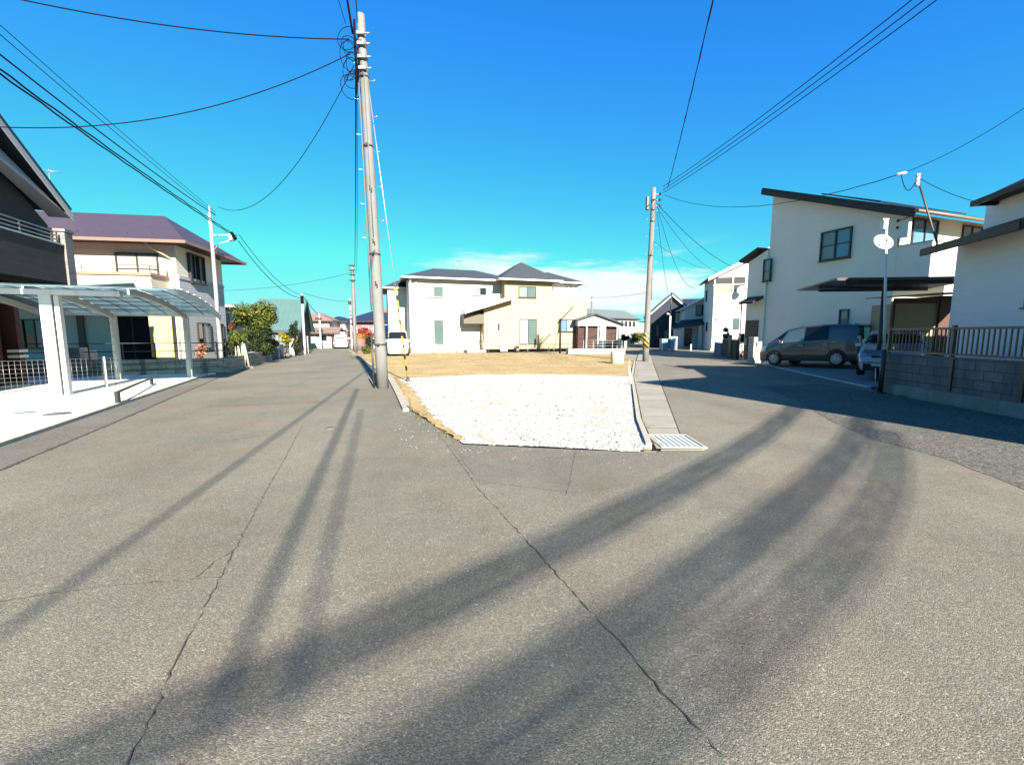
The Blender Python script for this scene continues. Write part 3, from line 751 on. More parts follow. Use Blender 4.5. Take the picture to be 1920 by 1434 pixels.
# AC units and a table by the house wall
for (u0, u1, Yq, lab, hh) in ((124, 146, 15.2, 'silver air conditioner unit with slatted front behind the carport post', .62), (149, 164, 15.6, 'smaller pale air conditioner unit right of the slatted one, under the carport', .5)):
    p0 = at(u0, 640, Yq); p1 = at(u1, 640, Yq); wd = p1.x-p0.x
    A = Fr('air_conditioner', lab, 'air conditioner', p0.x, Yq, 85)
    m = MB(); m.box(0, wd, 0, .32, .45, .45+hh); A.part(m, 'casing', m_alu, bevel=.02)
    m = MB(); n_ = 6
    for i in range(n_): m.box(.04, wd-.04, -.02, -.002, .5+i*hh*.15, .5+i*hh*.15+.03)
    A.part(m, 'louvre', M('blue_grey_plastic', (.16, .20, .26), .5, .1))
    m = MB(); m.box(.03, wd-.03, .02, .3, 0, .447); A.part(m, 'stand', m_dkmetal)

# ------------------------------------------------------------------ stone garden wall with dark railing
SW = Fr('garden_wall', 'low grey-green stone wall with dark metal railing in front of the cream house', 'wall', -11.45, 16.55, 72)
m_rock = M('cut_stone', (.22, .225, .185), .9, .35, 2.5, 1.2, 14, brick=(.55, .2, .012, (.10, .10, .085)))
m = MB(); m.box(-6, .0, 0, .32, 0, .60); m.prism([(0, 0), (.28, .12), (.40, .5), (.1, 9.0), (-.25, 9.0), (0, .32)], 'z', 0, .60); SW.part(m, 'stonework', m_rock)
rail(SW, [(-6, .16), (-.02, .16), (.18, .5), (.0, 2.6)], .60, 2, m_dkmetal, None, .035, .95, .6, .018)

# ------------------------------------------------------------------ plants
def leaves(blobs, n, size, seed, shell=.45, up=.25):
    rnd = random.Random(seed); m = MB()
    vol = [b[3]*b[4]*b[5] for b in blobs]; T = sum(vol)
    for (cx, cy, cz_, rx, ry, rz), v in zip(blobs, vol):
        for _ in range(max(12, int(n*v/T))):
            d = Vector((rnd.gauss(0, 1), rnd.gauss(0, 1), rnd.gauss(0, 1))).normalized()
            q = rnd.random()**shell * rnd.uniform(.82, 1.1)
            p = Vector((cx+d.x*rx*q, cy+d.y*ry*q, cz_+d.z*rz*q))
            nrm = (d+Vector((rnd.gauss(0, .6), rnd.gauss(0, .6), rnd.gauss(0, .6)+up))).normalized()
            a = nrm.cross(Vector((rnd.gauss(0, 1), rnd.gauss(0, 1), rnd.gauss(0, 1)))).normalized(); b = nrm.cross(a)
            s = size*rnd.uniform(.55, 1.35); l = s*rnd.uniform(1.1, 1.9)
            m.add([tuple(p-a*l*.5), tuple(p+b*s*.42), tuple(p+a*l*.5), tuple(p-b*s*.42)], [(0, 1, 2, 3)])
    return m
def clumps(cx, cy, cz_, rx, ry, rz, k, seed, r=.42):
    rnd = random.Random(seed); out = []
    for _ in range(k):
        d = Vector((rnd.gauss(0, 1), rnd.gauss(0, 1), rnd.gauss(0, 1))).normalized()*rnd.uniform(.45, .95)
        q = r*rnd.uniform(.6, 1.25)
        out.append((cx+d.x*rx*(1-q*.5), cy+d.y*ry*(1-q*.5), cz_+d.z*rz*(1-q*.5), rx*q, ry*q, rz*q))
    return out
def trunk_mb(x, y, h, r, seed, limbs=5, z0=0, spread=.6):
    rnd = random.Random(seed); m = MB()
    P = [(x+rnd.gauss(0, .03)*i, y+rnd.gauss(0, .03)*i, z0+h*i/6) for i in range(7)]
    m.tube(P, [r*(1.25 if i == 0 else 1-.1*i) for i in range(7)], 8)
    for k in range(limbs):
        i = rnd.randint(3, 6); a = rnd.uniform(0, 6.28); p = P[i]
        e = (p[0]+math.cos(a)*spread*h*.45, p[1]+math.sin(a)*spread*h*.45, p[2]+h*rnd.uniform(.2, .5))
        mid = tuple((p[j]+e[j])/2+rnd.gauss(0, .04) for j in range(3))
        m.tube([p, mid, e], [r*.5, r*.35, r*.15], 6)
    return m
m_bark = M('bark', (.12, .085, .06), .95, .3, 6, 1, 25)
m_bark_pale = M('pale_bark', (.40, .33, .25), .95, .25, 6, .8, 25, lines=('z', .35, .05, .4))
G_yel = [(0, (.016, .03, .005)), (.35, (.05, .072, .010)), (.75, (.105, .125, .018)), (1, (.21, .20, .035))]
G_dark = [(0, (.006, .012, .004)), (.5, (.015, .028, .008)), (.88, (.038, .052, .013)), (1, (.10, .11, .035))]  # darkened so the hedge and low tree clumps carry shade in their colour
G_gold = [(0, (.07, .07, .006)), (.5, (.24, .21, .012)), (1, (.42, .35, .04))]
G_red = [(0, (.10, .015, .01)), (.5, (.28, .035, .025)), (1, (.42, .10, .05))]
G_rust = [(0, (.03, .018, .009)), (.5, (.09, .042, .018)), (1, (.17, .09, .03))]
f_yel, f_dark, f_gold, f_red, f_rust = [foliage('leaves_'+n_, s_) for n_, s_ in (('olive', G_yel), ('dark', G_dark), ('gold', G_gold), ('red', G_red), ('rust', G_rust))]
def plant(name, label, cat, px, Y, blobs, n, size, fol, seed, tr=None, group=None, shell=.45):
    """px = image column of the stem, Y = its distance ahead; blobs relative to its foot"""
    x = at(px, 640, Y).x
    o = Fr(name, label, cat, x, Y, 90, 0, group)
    if tr: o.part(trunk_mb(0, 0, tr[0], tr[1], seed, tr[2]), 'trunk', m_bark)
    mats = fol if isinstance(fol, list) else [fol]
    for i, mt in enumerate(mats):
        bl = blobs[i] if isinstance(fol, list) else blobs
        o.part(leaves(bl, n, size, seed+i, shell), 'crown' if tr else 'foliage', mt, recalc=False)
    return o
# ------------------------------------------------------------------ left side of the left street
x0 = at(453, 690, 19.0).x
T = Fr('stemmed_shrub', 'clipped green shrub on a bundle of bare pale stems beside the stone wall', 'shrub', x0, 19.0)
for k in range(6):
    m = MB(); a = -.26+k*.105; m.tube([(a, (k % 2)*.12, 0), (a*.9+.02, .03, .55), (a*.8-.03*(k % 3), .05*(k % 2), 1.2)], [.042, .036, .028], 7)
    T.part(m, 'stem', m_bark_pale)
T.part(leaves(clumps(-.02, 0, 1.5, .46, .42, .50, 9, 3, .55), 1700, .07, 31), 'crown', f_yel, recalc=False)
m = MB(); m.box(-.55, .32, -.22, .35, -.04, .10); pb = m.build('planter_kerb', m_conc_pale); pb.location = (x0, 19.0, 0); tag(pb, 'short pale concrete kerb round the foot of the bare-stemmed shrub', 'kerb')
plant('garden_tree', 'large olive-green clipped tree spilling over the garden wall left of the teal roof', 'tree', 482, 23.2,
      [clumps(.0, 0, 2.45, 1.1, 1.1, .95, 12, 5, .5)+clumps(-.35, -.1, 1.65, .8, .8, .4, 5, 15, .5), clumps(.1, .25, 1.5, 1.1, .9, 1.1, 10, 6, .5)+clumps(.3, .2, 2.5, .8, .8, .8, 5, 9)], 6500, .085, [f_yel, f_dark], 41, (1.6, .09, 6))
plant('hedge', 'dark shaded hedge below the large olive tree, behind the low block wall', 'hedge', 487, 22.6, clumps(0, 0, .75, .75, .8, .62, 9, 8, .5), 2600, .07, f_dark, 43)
plant('shrub', 'dark rounded shrub behind the steel lamp pole', 'shrub', 428, 22.0, clumps(0, 0, .85, .7, .5, .7, 7, 18, .5), 1500, .075, f_dark, 44)
plant('shrub', 'pink-brown dry flower bush behind the railing of the stone wall', 'shrub', 377, 18.6, clumps(0, 0, .8, .35, .3, .5, 6, 19, .5), 800, .06, foliage('leaves_pink', [(0, (.10, .05, .035)), (.6, (.34, .16, .11)), (1, (.45, .30, .2))]), 45)
plant('shrub', 'rust-red bush behind the lamp pole above the garden wall', 'shrub', 432, 24.5, clumps(0, 0, 1.9, .6, .5, .5, 6, 20, .5), 800, .07, f_rust, 46, (1.4, .05, 3))
plant('shrub', 'golden yellow rounded shrub in front of the teal roof', 'shrub', 534, 27.5, clumps(0, 0, 1.25, .48, .45, .40, 7, 21, .5), 1300, .065, f_gold, 47, (.8, .04, 3))
plant('conifer', 'narrow dark conifer beside the slender pole, right of the teal roof', 'tree', 551, 30.5, clumps(0, 0, 1.2, .62, .6, 1.0, 8, 22, .5)+clumps(.05, 0, 2.1, .4, .4, .75, 6, 23, .5), 2400, .08, f_dark, 48, (1.6, .06, 4))
plant('shrub', 'small dark green shrub by the cream letter box on the left street', 'shrub', 514, 25.6, clumps(0, 0, .95, .32, .3, .45, 5, 24, .5), 700, .06, f_yel, 49, (.5, .03, 2))
def seg(name, label, cat, p, q, h, th, mat, cap=None, z=0):
    o = Fr(name, label, cat, p[0], p[1], math.degrees(math.atan2(q[0]-p[0], q[1]-p[1])), z)
    L = math.hypot(q[0]-p[0], q[1]-p[1]); m = MB(); m.box(0, L, 0, th, 0, h); o.part(m, 'blockwork', mat)
    if cap: m = MB(); m.box(-.02, L+.02, -.02, th+.02, h+.002, h+.05); o.part(m, 'coping', cap)
    return o
m_block = M('block_grey', (.17, .175, .18), .9, .2, 2, .5, 40, brick=(.4, .2, .008, (.10, .10, .10)), stain=.3)
seg('block_wall', 'low grey block wall under the dark hedge along the left street', 'wall', (-12.75, 20.6), (-14.25, 24.6), .58, .15, m_block, m_conc)
seg('block_wall', 'bluish low block wall in front of the golden shrub on the left street', 'wall', (-14.75, 26.2), (-15.7, 29.4), .85, .15, M('block_blue', (.14, .17, .21), .9, .15, 2, .4, 40, brick=(.4, .2, .008, (.08, .09, .11))), None)
def pillar(label, px, Y, wd, h, mat, cap=None, name='gate_pillar'):
    p = at(px, 650, Y); o = Fr(name, label, 'gate pillar', p.x, Y, 72); m = MB(); m.box(-wd/2, wd/2, 0, wd, 0, h); o.part(m, 'shaft', mat, bevel=.01)
    if cap: m = MB(); m.box(-wd/2-.03, wd/2+.03, -.03, wd+.03, h+.002, h+.06); o.part(m, 'cap', cap)
    return o
pillar('dark tile gate pillar at the end of the block wall below the hedge', 500, 25.0, .26, 1.2, M('dark_tile', (.06, .055, .05), .6, .2, 4, brick=(.2, .1, .006, (.03, .03, .03))), m_conc)
pillar('white square gate pillar left of the slender pole', 547, 30.3, .3, 1.15, m_conc_pale, m_conc_pale)
pillar('thin white pillar nearest the slender pole on its left', 555, 31.4, .2, .95, m_conc_pale)
pillar('cream pillar just right of the slender pole', 575, 33.8, .24, 1.3, m_conc_pale, m_conc)
p = at(507, 650, 25.4); LB = Fr('letter_box', 'cream letter box on a post between the dark pillar and the golden shrub', 'letter box', p.x, 25.4, 75)
m = MB(); m.box(-.1, .1, 0, .2, .9, 1.28); LB.part(m, 'box', M('cream_box', (.62, .55, .40), .5, .05), bevel=.015); m = MB(); m.box(-.03, .03, .07, .13, 0, .9); LB.part(m, 'post', m_dkmetal)
p = at(522, 650, 26.0); LB = Fr('garden_lamp', 'short white garden lamp post in front of the bluish block wall', 'lamp', p.x, 26.0, 75)
m = MB(); m.lathe([(.035, 0), (.03, .7), (.07, .72), (.06, .95), (0, 1.0)], 10); LB.part(m, 'post', m_white)
p = at(560, 655, 32.2); GT = Fr('garden_gate', 'black barred gate behind the slender pole', 'gate', p.x-.5, 32.2, 60)
m = MB()
for i in range(9): m.box(i*.12-.012, i*.12+.012, 0, .024, .08, 1.1)
m.box(-.02, .98, -.004, .028, 1.1, 1.15); m.box(-.02, .98, -.004, .028, .1, .15); GT.part(m, 'bars', m_dkmetal)

# houses down the left street
m_wht = M('white_render', (.46, .455, .435), .85, .06, 1.2, .15, 50)
m_whtB = M('white_siding', (.60, .585, .55), .8, .05, 1, .1, 40, lines=('z', .45, .03, .12))
m_roofgrey = M('grey_tile_roof', (.036, .042, .05), .7, .22, 3, .4, 12, lines=('z', .13, .12, .5))
m_roofblue = M('navy_tile_roof', (.018, .024, .055), .5, .2, 3, lines=('z', .13, .12, .4))
m_roofpink = M('pink_tile_roof', (.19, .115, .10), .75, .18, 3, lines=('z', .13, .12, .4))
m_roofteal = M('teal_metal_roof', (.07, .125, .118), .45, .08, 1, lines=('x', .42, .035, .25))
Hh = Fr('grey_house', 'grey house with flat white eaves seen between lamp pole and olive tree', 'house', at(441, 640, 29).x, 29, 76)
walls(Hh, -5, 0, 0, 6, 0, 2.2, 'box', 0, m_wht); walls(Hh, -4.5, -.4, .5, 5.5, 2.2, 3.4, 'box', 0, M('grey_siding', (1, 1, 1)), 'upper_wall')
roof(Hh, -4.5, -.4, .5, 5.5, 3.4, 'hip', .35, m_white, .5, fm=m_white); roof(Hh, -5, 0, 0, 6, 2.15, 'hip', .25, M('charcoal_roof', (.05, .05, .055), .6, .15), .4, fm=m_dkmetal)
for k in (0, 1):
    m = MB(); m.lathe([(0, .03), (.16, .03), (.2, 0)], 16); o_ = Hh.part(m, 'wall_vent', m_dkmetal); o_.rotation_euler = (math.pi/2, 0, 0); o_.location = (-1.75+k*.95, -.03, 1.15)
window(Hh, ('f', .5), -3.4, -2.2, 2.5, 3.2, m_frame_d, [m_gl_grey], 2)
Hh = Fr('teal_roof_house', 'low house under a big steep teal metal roof on the left street', 'house', at(556, 640, 36).x, 36, 74)
walls(Hh, -3.2, 0, .4, 7, 0, 1.95, 'gx', 2.55, M('dark_wall', (.05, .055, .055), .8, .1)); roof(Hh, -3.2, 0, .4, 7, 1.95, 'gx', 2.55, m_roofteal, .35, fm=M('teal_trim', (.03, .05, .05), .5))
window(Hh, ('f', .4), -2.2, -.6, .5, 1.7, m_frame_d, [m_gl_grey], 2)
Hh = Fr('white_house', 'white house with pinkish tiled roofs closing the end of the left street', 'house', at(560, 640, 47).x, 46.5, 80)
walls(Hh, 0, 5.0, 0, 6, -.1, 1.75, 'box', 0, m_wht)
roof(Hh, 0, 4.2, -.2, 2.0, 1.72, 'gx', .42, m_roofpink, .35, fm=m_brmetal)
walls(Hh, .1, 3.15, 1.2, 6, 1.75, 3.0, 'box', 0, m_wht, 'upper_wall'); roof(Hh, .1, 3.15, 1.2, 6, 3.0, 'hip', 1.0, m_roofpink, .45, fm=m_brmetal)
window(Hh, ('f', 1.2), .7, 1.6, 2.15, 2.75, m_frame_w, [m_gl_blue, m_gl_grey], 2, .04); window(Hh, ('f', 1.2), 2.2, 2.75, 2.2, 2.8, m_frame_w, [m_gl_grey], 2, .04)
window(Hh, ('f', 0), 1.9, 3.2, .75, 1.4, m_frame_w, [m_gl_grey, m_gl_dark], 2, .04); q = MB(); q.box(3.6, 4.1, -.03, -.003, 0, 1.3); Hh.part(q, 'door', m_frame_d)
Hh = Fr('slate_roof_house', 'narrow white house with dark blue-grey roof beside the pink-roofed house', 'house', at(616, 640, 52).x, 52, 82)
walls(Hh, 0, 2.0, 0, 5, 0, 3.0, 'box', 0, m_wht); roof(Hh, 0, 2.0, 0, 5, 3.0, 'hip', .7, m_roofblue, .35, fm=m_dkmetal); window(Hh, ('f', 0), .3, .8, 1.7, 2.6, m_frame_d, [m_gl_dark], 1, .05)
Hh = Fr('navy_roof_house', 'house with broad navy hipped roof and reddish upper wall behind the far pole', 'house', at(650, 640, 55).x, 55, 86)
walls(Hh, 0, 6.2, 0, 6, 0, 3.1, 'box', 0, M('reddish_wall', (.22, .10, .09), .8, .15)); roof(Hh, 0, 6.2, 0, 6, 3.1, 'hip', 1.6, m_roofblue, .5, fm=m_dkmetal)
walls(Hh, -1.9, 0, .5, 5, 0, 2.6, 'box', 0, m_wht, 'annex_wall'); roof(Hh, -1.9, 0, .5, 5, 2.6, 'hip', .6, m_roofblue, .3, fm=m_dkmetal)
for x in (.5, 2.0): window(Hh, ('f', 0), x, x+.9, 1.7, 2.5, m_frame_w, [m_gl_grey], 2, .05)
Hh = Fr('red_roof_house', 'house with rust-red roof glimpsed left of the white and yellow house', 'house', at(716, 640, 62).x, 62, 80)
walls(Hh, 0, 5, 0, 6, 0, 4.6, 'box', 0, m_wht); roof(Hh, 0, 5, 0, 6, 4.6, 'hip', 1.4, M('rust_roof', (.30, .10, .06), .7, .2, 3, lines=('z', .13, .12, .4)), .4, fm=m_brmetal)
window(Hh, ('f', 0), .6, 1.6, 2.9, 3.8, m_frame_w, [m_gl_grey], 2)
Hh = Fr('mauve_roof_shed', 'low shed with pale mauve sloping roof behind the concrete pole', 'shed', at(700, 640, 48).x, 48, 84)
walls(Hh, 0, 3.6, 0, 4, 0, 1.7, 'gx', .8, m_wht); roof(Hh, 0, 3.6, 0, 4, 1.7, 'gx', .8, M('mauve_roof', (.32, .30, .42), .6, .1, 2, lines=('x', .3, .1, .4)), .3, fm=m_white)
plant('maple', 'red maple behind the far concrete pole', 'tree', 688, 45, clumps(0, 0, 1.7, .95, .9, .75, 8, 33, .5), 1500, .11, f_red, 61, (1.2, .06, 4))
plant('hedge', 'rust-brown hedge above the white car at the end of the left street', 'hedge', 652, 49.5, clumps(0, 0, 1.3, 1.15, .7, .95, 8, 34, .5), 1500, .11, f_rust, 62)
plant('shrub', 'small orange shrub just right of the far pole', 'shrub', 679, 41, clumps(0, 0, 1.35, .38, .35, .38, 5, 35, .5), 600, .08, foliage('leaves_orange', [(0, (.2, .1, .01)), (1, (.6, .36, .04))]), 63, (1.1, .03, 3))
plant('shrub', 'dark green shrub between the far pole and the near concrete pole', 'shrub', 694, 38.5, clumps(0, 0, .75, .75, .6, .72, 8, 36, .5), 1500, .08, f_dark, 64)
plant('shrub', 'yellow-green grassy bush at the lot corner behind the concrete pole', 'shrub', 686, 33, clumps(0, 0, .45, .45, .4, .5, 6, 37, .5), 900, .07, f_yel, 65)

# ------------------------------------------------------------------ white and yellow house
C = Fr('duplex_house', 'wide two-storey house, white left half and yellow right half, dark tiled roofs', 'house', -8.47, 35.7, 72.6)
m_yel = M('yellow_siding', (.34, .285, .175), .85, .05, 1, .2, 45, lines=('z', .45, .025, .12))
m_wC = M('white_panel', (.52, .51, .48), .85, .05, 1, .1, 45, lines=('z', .45, .025, .14))
m_soff = M('soffit', (.46, .44, .41), .8, .05)
m_fas = M('fascia_white', (.62, .60, .57), .6, .05)
m = MB(); m.box(0, 8.6, 0, 7.2, .25, 6.12); C.part(m, 'white_wall', m_wC)
m = MB(); m.box(-.03, 15.63, -.01, 7.1, -.05, .25); C.part(m, 'plinth', m_conc_pale)
m = MB(); m.box(-1.6, -.003, 3.4, 9.0, .0, 5.6); C.part(m, 'side_wing', m_wC)
m = MB(); m.prism([(7.85, .25), (15.6, .25), (15.6, 4.95), (12.2, 4.95), (12.2, 6.1), (7.85, 6.1)], 'y', -1.2, -.003)
m.prism([(6.03, .25), (7.85, .25), (7.85, 4.2), (6.03, 3.75)], 'y', -1.19, -.004); m.box(8.6, 15.6, 0, 6.8, .25, 4.95); m.box(8.603, 12.2, 0, 6.0, 4.95, 6.1); C.part(m, 'yellow_wall', m_yel)
m = MB(); m.box(12.203, 15.4, .3, 6.2, 4.953, 6.2); C.part(m, 'upper_wall', m_wC)
m = MB(); m.box(12.2, 15.63, -1.23, .297, 4.952, 5.0); C.part(m, 'parapet_coping', m_fas)
roof(C, 0, 8.8, 0, 7.2, 6.12, 'hip', 1.35, m_roofgrey, .55, fm=m_fas, inset=3.0)
roof(C, -1.6, .3, 3.6, 9.0, 5.6, 'hip', .8, m_roofgrey, .4, fm=m_fas)
roof(C, 7.85, 12.3, -1.2, 5.6, 6.1, 'hip', 1.9, m_roofgrey, .6, fm=m_fas)
roof(C, 11.0, 15.4, .3, 6.2, 6.2, 'hip', 1.25, m_roofgrey, .55, fm=m_fas)
m_frame_g = M('grey_frame', (.20, .20, .20), .4, .05, 2)
def wrect(u0, v0, u1, v1, Y, fr_, panes, n=2, **k):
    a = C.rect(u0, v0, u1, v1, ('f', Y)); return window(C, ('f', Y), *a, fr_, panes, n, .05, **k)
wrect(795, 537, 831, 557, 0, m_frame_g, [m_gl_curt, m_gl_green]); wrect(887, 539, 912, 554, 0, m_frame_g, [m_gl_grey, m_gl_dark])
wrect(796, 600, 832, 647, 0, m_frame_g, [m_gl_curt, m_gl_green], sill=False)
wrect(972, 537, 1005, 558, -1.2, m_frame_d, [m_gl_grey, m_gl_green]); wrect(974, 598, 1006, 646, -1.2, m_frame_d, [m_gl_curt, m_gl_green], sill=False)
wrect(1047, 599, 1078, 622, -1.2, m_frame_d, [m_gl_blue, m_gl_curt]); wrect(932, 605, 938, 622, -1.2, m_frame_w, [m_gl_dark], 1)
a = C.rect(1056, 536, 1075, 552, ('f', .3)); window(C, ('f', .3), a[0], a[1], 5.05, a[3], m_frame_w, [m_gl_curt], 2)
# porch: mono-pitch roof over the entrance
m = MB(); m.slab([(4.35, -2.0, 3.52), (8.45, -2.0, 4.78), (8.45, -1.22, 4.78), (4.35, -1.22, 3.52)], .16); m.slab([(4.35, -1.215, 3.52), (7.84, -1.215, 4.59), (7.84, -.01, 4.59), (4.35, -.01, 3.52)], .16)
pr = C.part(m, 'porch_roof', m_roofgrey)
m = MB(); m.prism([(4.3, 3.20), (8.5, 4.48), (8.5, 4.78), (4.3, 3.50)], 'y', -2.06, -2.003); m.box(4.26, 4.33, -2.06, -.01, 3.18, 3.50); m.build('fascia', m_fas, pr)
m = MB(); m.slab([(4.34, -1.998, 3.20), (8.4, -1.998, 4.44), (8.4, -1.23, 4.44), (4.34, -1.23, 3.20)], .02); m.build('soffit', m_soff, pr)
dm = MB(); dm.box(5.97, 6.027, -1.0, -.12, .3, 2.55); dr = C.part(dm, 'door', M('oak_door', (.22, .13, .06), .5, .2, 5))
q = MB(); q.box(5.94, 5.968, -.62, -.5, .6, 2.3); q.build('door_light', m_gl_grey, dr); q = MB(); q.box(5.92, 5.967, -.9, -.86, 1.0, 1.5); q.build('handle', m_alu, dr)
m = MB(); m.box(4.3, 6.02, -1.25, -.005, 2.4, 3.18); C.part(m, 'porch_shade_panel', M('porch_shade', (.11, .095, .075), .8, .1))  # flat dark panel stands in for the shaded porch void
m = MB(); m.box(4.5, 6.1, -1.6, -.02, -.02, .2); C.part(m, 'porch_step', m_conc_pale)
pipe(C, [(.12, -.5, 6.1), (.1, -.1, 5.75), (.08, -.06, 5.6), (.08, -.06, .2)], .05, m_fas); pipe(C, [(8.75, -1.27, 3.0), (8.75, -1.27, .2)], .04, m_fas)
for (u, v, Y) in ((780, 529, 0), (783, 599, 0), (1014, 531, -1.2), (962, 594, -1.2), (1060, 636, -1.2)):
    x, z = C.hit(u, v, Y); m = MB(); m.box(x-.09, x+.09, Y-.09, Y-.003, z-.09, z+.09); C.part(m, 'wall_vent', m_alu)
antenna(C, 4.6, 3.5, 7.3, 1.0, None, .7, .3)

GM = Fr('mail_post', 'white mail and meter post standing left of the porch of the white and yellow house', 'mail post', *G(886, 659), 72)
m = MB(); m.box(-.2, .25, 0, .16, 0, 2.2); GM.part(m, 'post', m_white, bevel=.02); m = MB(); m.box(-.08, .16, -.03, -.002, 1.9, 2.02); GM.part(m, 'name_plate', m_dkmetal); m = MB(); m.box(-.12, -.02, -.02, -.002, .3, 1.4); GM.part(m, 'slot', m_alu)
# boundary objects before the house
PF = Fr('wire_fence', 'thin low wire fence along the front of the white and yellow house', 'fence', -8.2, 34.6, 73.2)
m = MB()
for z in (.35, .7): m.tube([(0, 0, z), (16.2, 0, z)], .012, 5)
PF.part(m, 'wire', m_alu)
for i in range(9):
    m = MB(); m.tube([(i*2.0, 0, 0), (i*2.0, 0, .95 if i % 3 == 0 else .75)], .028, 7); PF.part(m, 'post', m_conc if i % 2 else m_alu)
for (u, wd, h, lab, mt) in ((908, .16, .55, 'dark narrow meter box in front of the yellow wall, leftmost of its row', m_dkmetal), (945, .62, .62, 'white heat pump unit standing before the yellow wall', m_white), (916, .14, .5, 'small dark box right of the narrow meter box by the yellow wall', m_dkmetal), (971, .28, .5, 'dark gas cylinder box left of the tall yellow-wall window', m_dkmetal)):
    p = at(u, 655, 36.6); B_ = Fr('utility_box', lab, 'utility box', p.x, 36.6, 72, 0)
    m = MB(); m.box(-wd/2, wd/2, 0, .25, .05, .05+h); B_.part(m, 'casing', mt, bevel=.015); m = MB(); m.box(-wd/2+.03, wd/2-.03, -.012, -.002, .05+h*.3, .05+h*.45); B_.part(m, 'panel', m_alu)
p = at(1050, 655, 34.2)
WP = Fr('timber_stay', 'dark timber post with a slanting bar in front of the yellow wall', 'post', p.x, 34.2, 80)
m = MB(); m.tube([(0, 0, 0), (0, 0, 2.75)], [.09, .075], 10); WP.part(m, 'post', M('dark_timber', (.035, .026, .02), .9, .2, 8))
m = MB(); m.tube([(-.25, 0, 2.35), (1.05, 0, 3.7)], .045, 8); WP.part(m, 'bar', M('dark_timber', (1, 1, 1)))
m = MB(); m.tube([(-.02, -.02, 2.4), (-.55, -.1, .25)], .05, 8); WP.part(m, 'brace', M('light_timber', (.36, .26, .14), .9, .2, 8))
# concrete wall and ring at the back right corner of the lot
CW = Fr('concrete_wall', 'low cream concrete wall with a jagged lower edge at the back right of the soil lot', 'wall', *G(1066, 664), 84)
L_ = math.hypot(*(a-b for a, b in zip(G(1176, 664), G(1066, 664))))
m = MB(); m.box(0, L_, 0, .15, 0, .42); CW.part(m, 'wall', m_conc_pale); m = MB(); m.box(-.15, .12, -.1, .22, 0, .46); CW.part(m, 'end_block', m_conc)
m = MB(); m.box(L_-.1, L_+.1, -.03, .2, .42, 1.0); CW.part(m, 'end_post', m_conc_pale)
rail(CW, [(1.2, .1), (L_-.25, .1)], .62, 3, m_alu, None, .03, .75, .42, .014)
cy = G(1157, 682)
m = MB(); m.lathe([(.30, 0), (.33, 0), (.345, .62), (.30, .62), (.29, .1), (0, .1)], 28); o = m.build('concrete_ring', M('cream_concrete', (.50, .42, .28), .9, .1, 3, .4, 40), bevel=.008); o.location = (cy[0], cy[1], .02); tag(o, 'short cream concrete well ring standing on the soil near the right pole', 'concrete ring')
# stakes
def stake(label, u0, v0, u1, v1, r, mat, name='boundary_stake', dz=0):
    x, y = G(u0, v0); p = at(u1, v1, y)
    m = MB(); m.tube([(0, 0, 0), (p.x-x, 0, p.z)], r, 7); o = m.build(name, mat); o.location = (x, y, 0); tag(o, label, 'stake'); return o
stake('thin bent grey stake on the kerb at the left edge of the gravel', 770, 772, 768, 746, .016, M('rust_iron', (.12, .09, .07), .8, .3, 10))
stake('slim white stake at the back right corner of the gravel', 1183, 722, 1179, 686, .03, m_white)
stake('grey steel stake behind the white one at the back right corner of the gravel', 1181, 697, 1179, 674, .02, m_alu)

# parking shelter behind the lot
PS = Fr('parking_shelter', 'small white gabled garage with two dark open bays and a tapering white pillar', 'garage', *G(1083, 659), 82)
Y_ = PS.o0[1]; k = Y_/800
W_ = 84*k
m = MB(); m.prism([(0.0, 2.25), (W_, 2.25), (W_, 2.45), (W_*.38, 3.25), (0, 2.75)], 'y', 0, 6); PS.part(m, 'gable_wall', m_wht)
m = MB(); m.slab([(-.25, -.3, 2.80), (W_*.38, -.3, 3.36), (W_*.38, 6.2, 3.36), (-.25, 6.2, 2.80)], .1); m.slab([(W_*.38, -.3, 3.36), (W_+.35, -.3, 2.42), (W_+.35, 6.2, 2.42), (W_*.38, 6.2, 3.36)], .1); PS.part(m, 'roof', M('charcoal_roof', (1, 1, 1)))
m = MB(); m.prism([(W_*.49, 0), (W_*.66, 0), (W_*.62, 2.245), (W_*.52, 2.245)], 'y', 0, .3); PS.part(m, 'pillar', m_wht)
m = MB(); m.box(W_*.96, W_*1.0, 0, .25, 0, 2.245); PS.part(m, 'pillar', m_wht)
m = MB(); m.box(0, .12, .02, 5.9, 0, 2.24); m.box(.12, W_*.95, 5.6, 5.8, 0, 2.24); PS.part(m, 'back_wall', M('red_brown_boards', (.05, .018, .014), .8, .25, 3, lines=('z', .2, .08, .5)))
for x in (W_*.2,): m = MB(); m.box(x-.05, x+.05, .0, .1, 0, 2.24); PS.part(m, 'post', m_white)
m = MB(); m.box(.125, W_*.48, .3, .36, 0.05, 2.2); PS.part(m, 'bay_shade_panel', M('bay_shade_brown', (.045, .02, .015), .7, .15, 3, lines=('z', .12, .1, .5)))  # panels close the open bays; their dark colour stands for the shaded inside
m = MB(); m.box(W_*.70, W_*.95, .5, .56, 0.05, 2.2); PS.part(m, 'bay_shade_panel', M('bay_shade_brown', (1, 1, 1)))
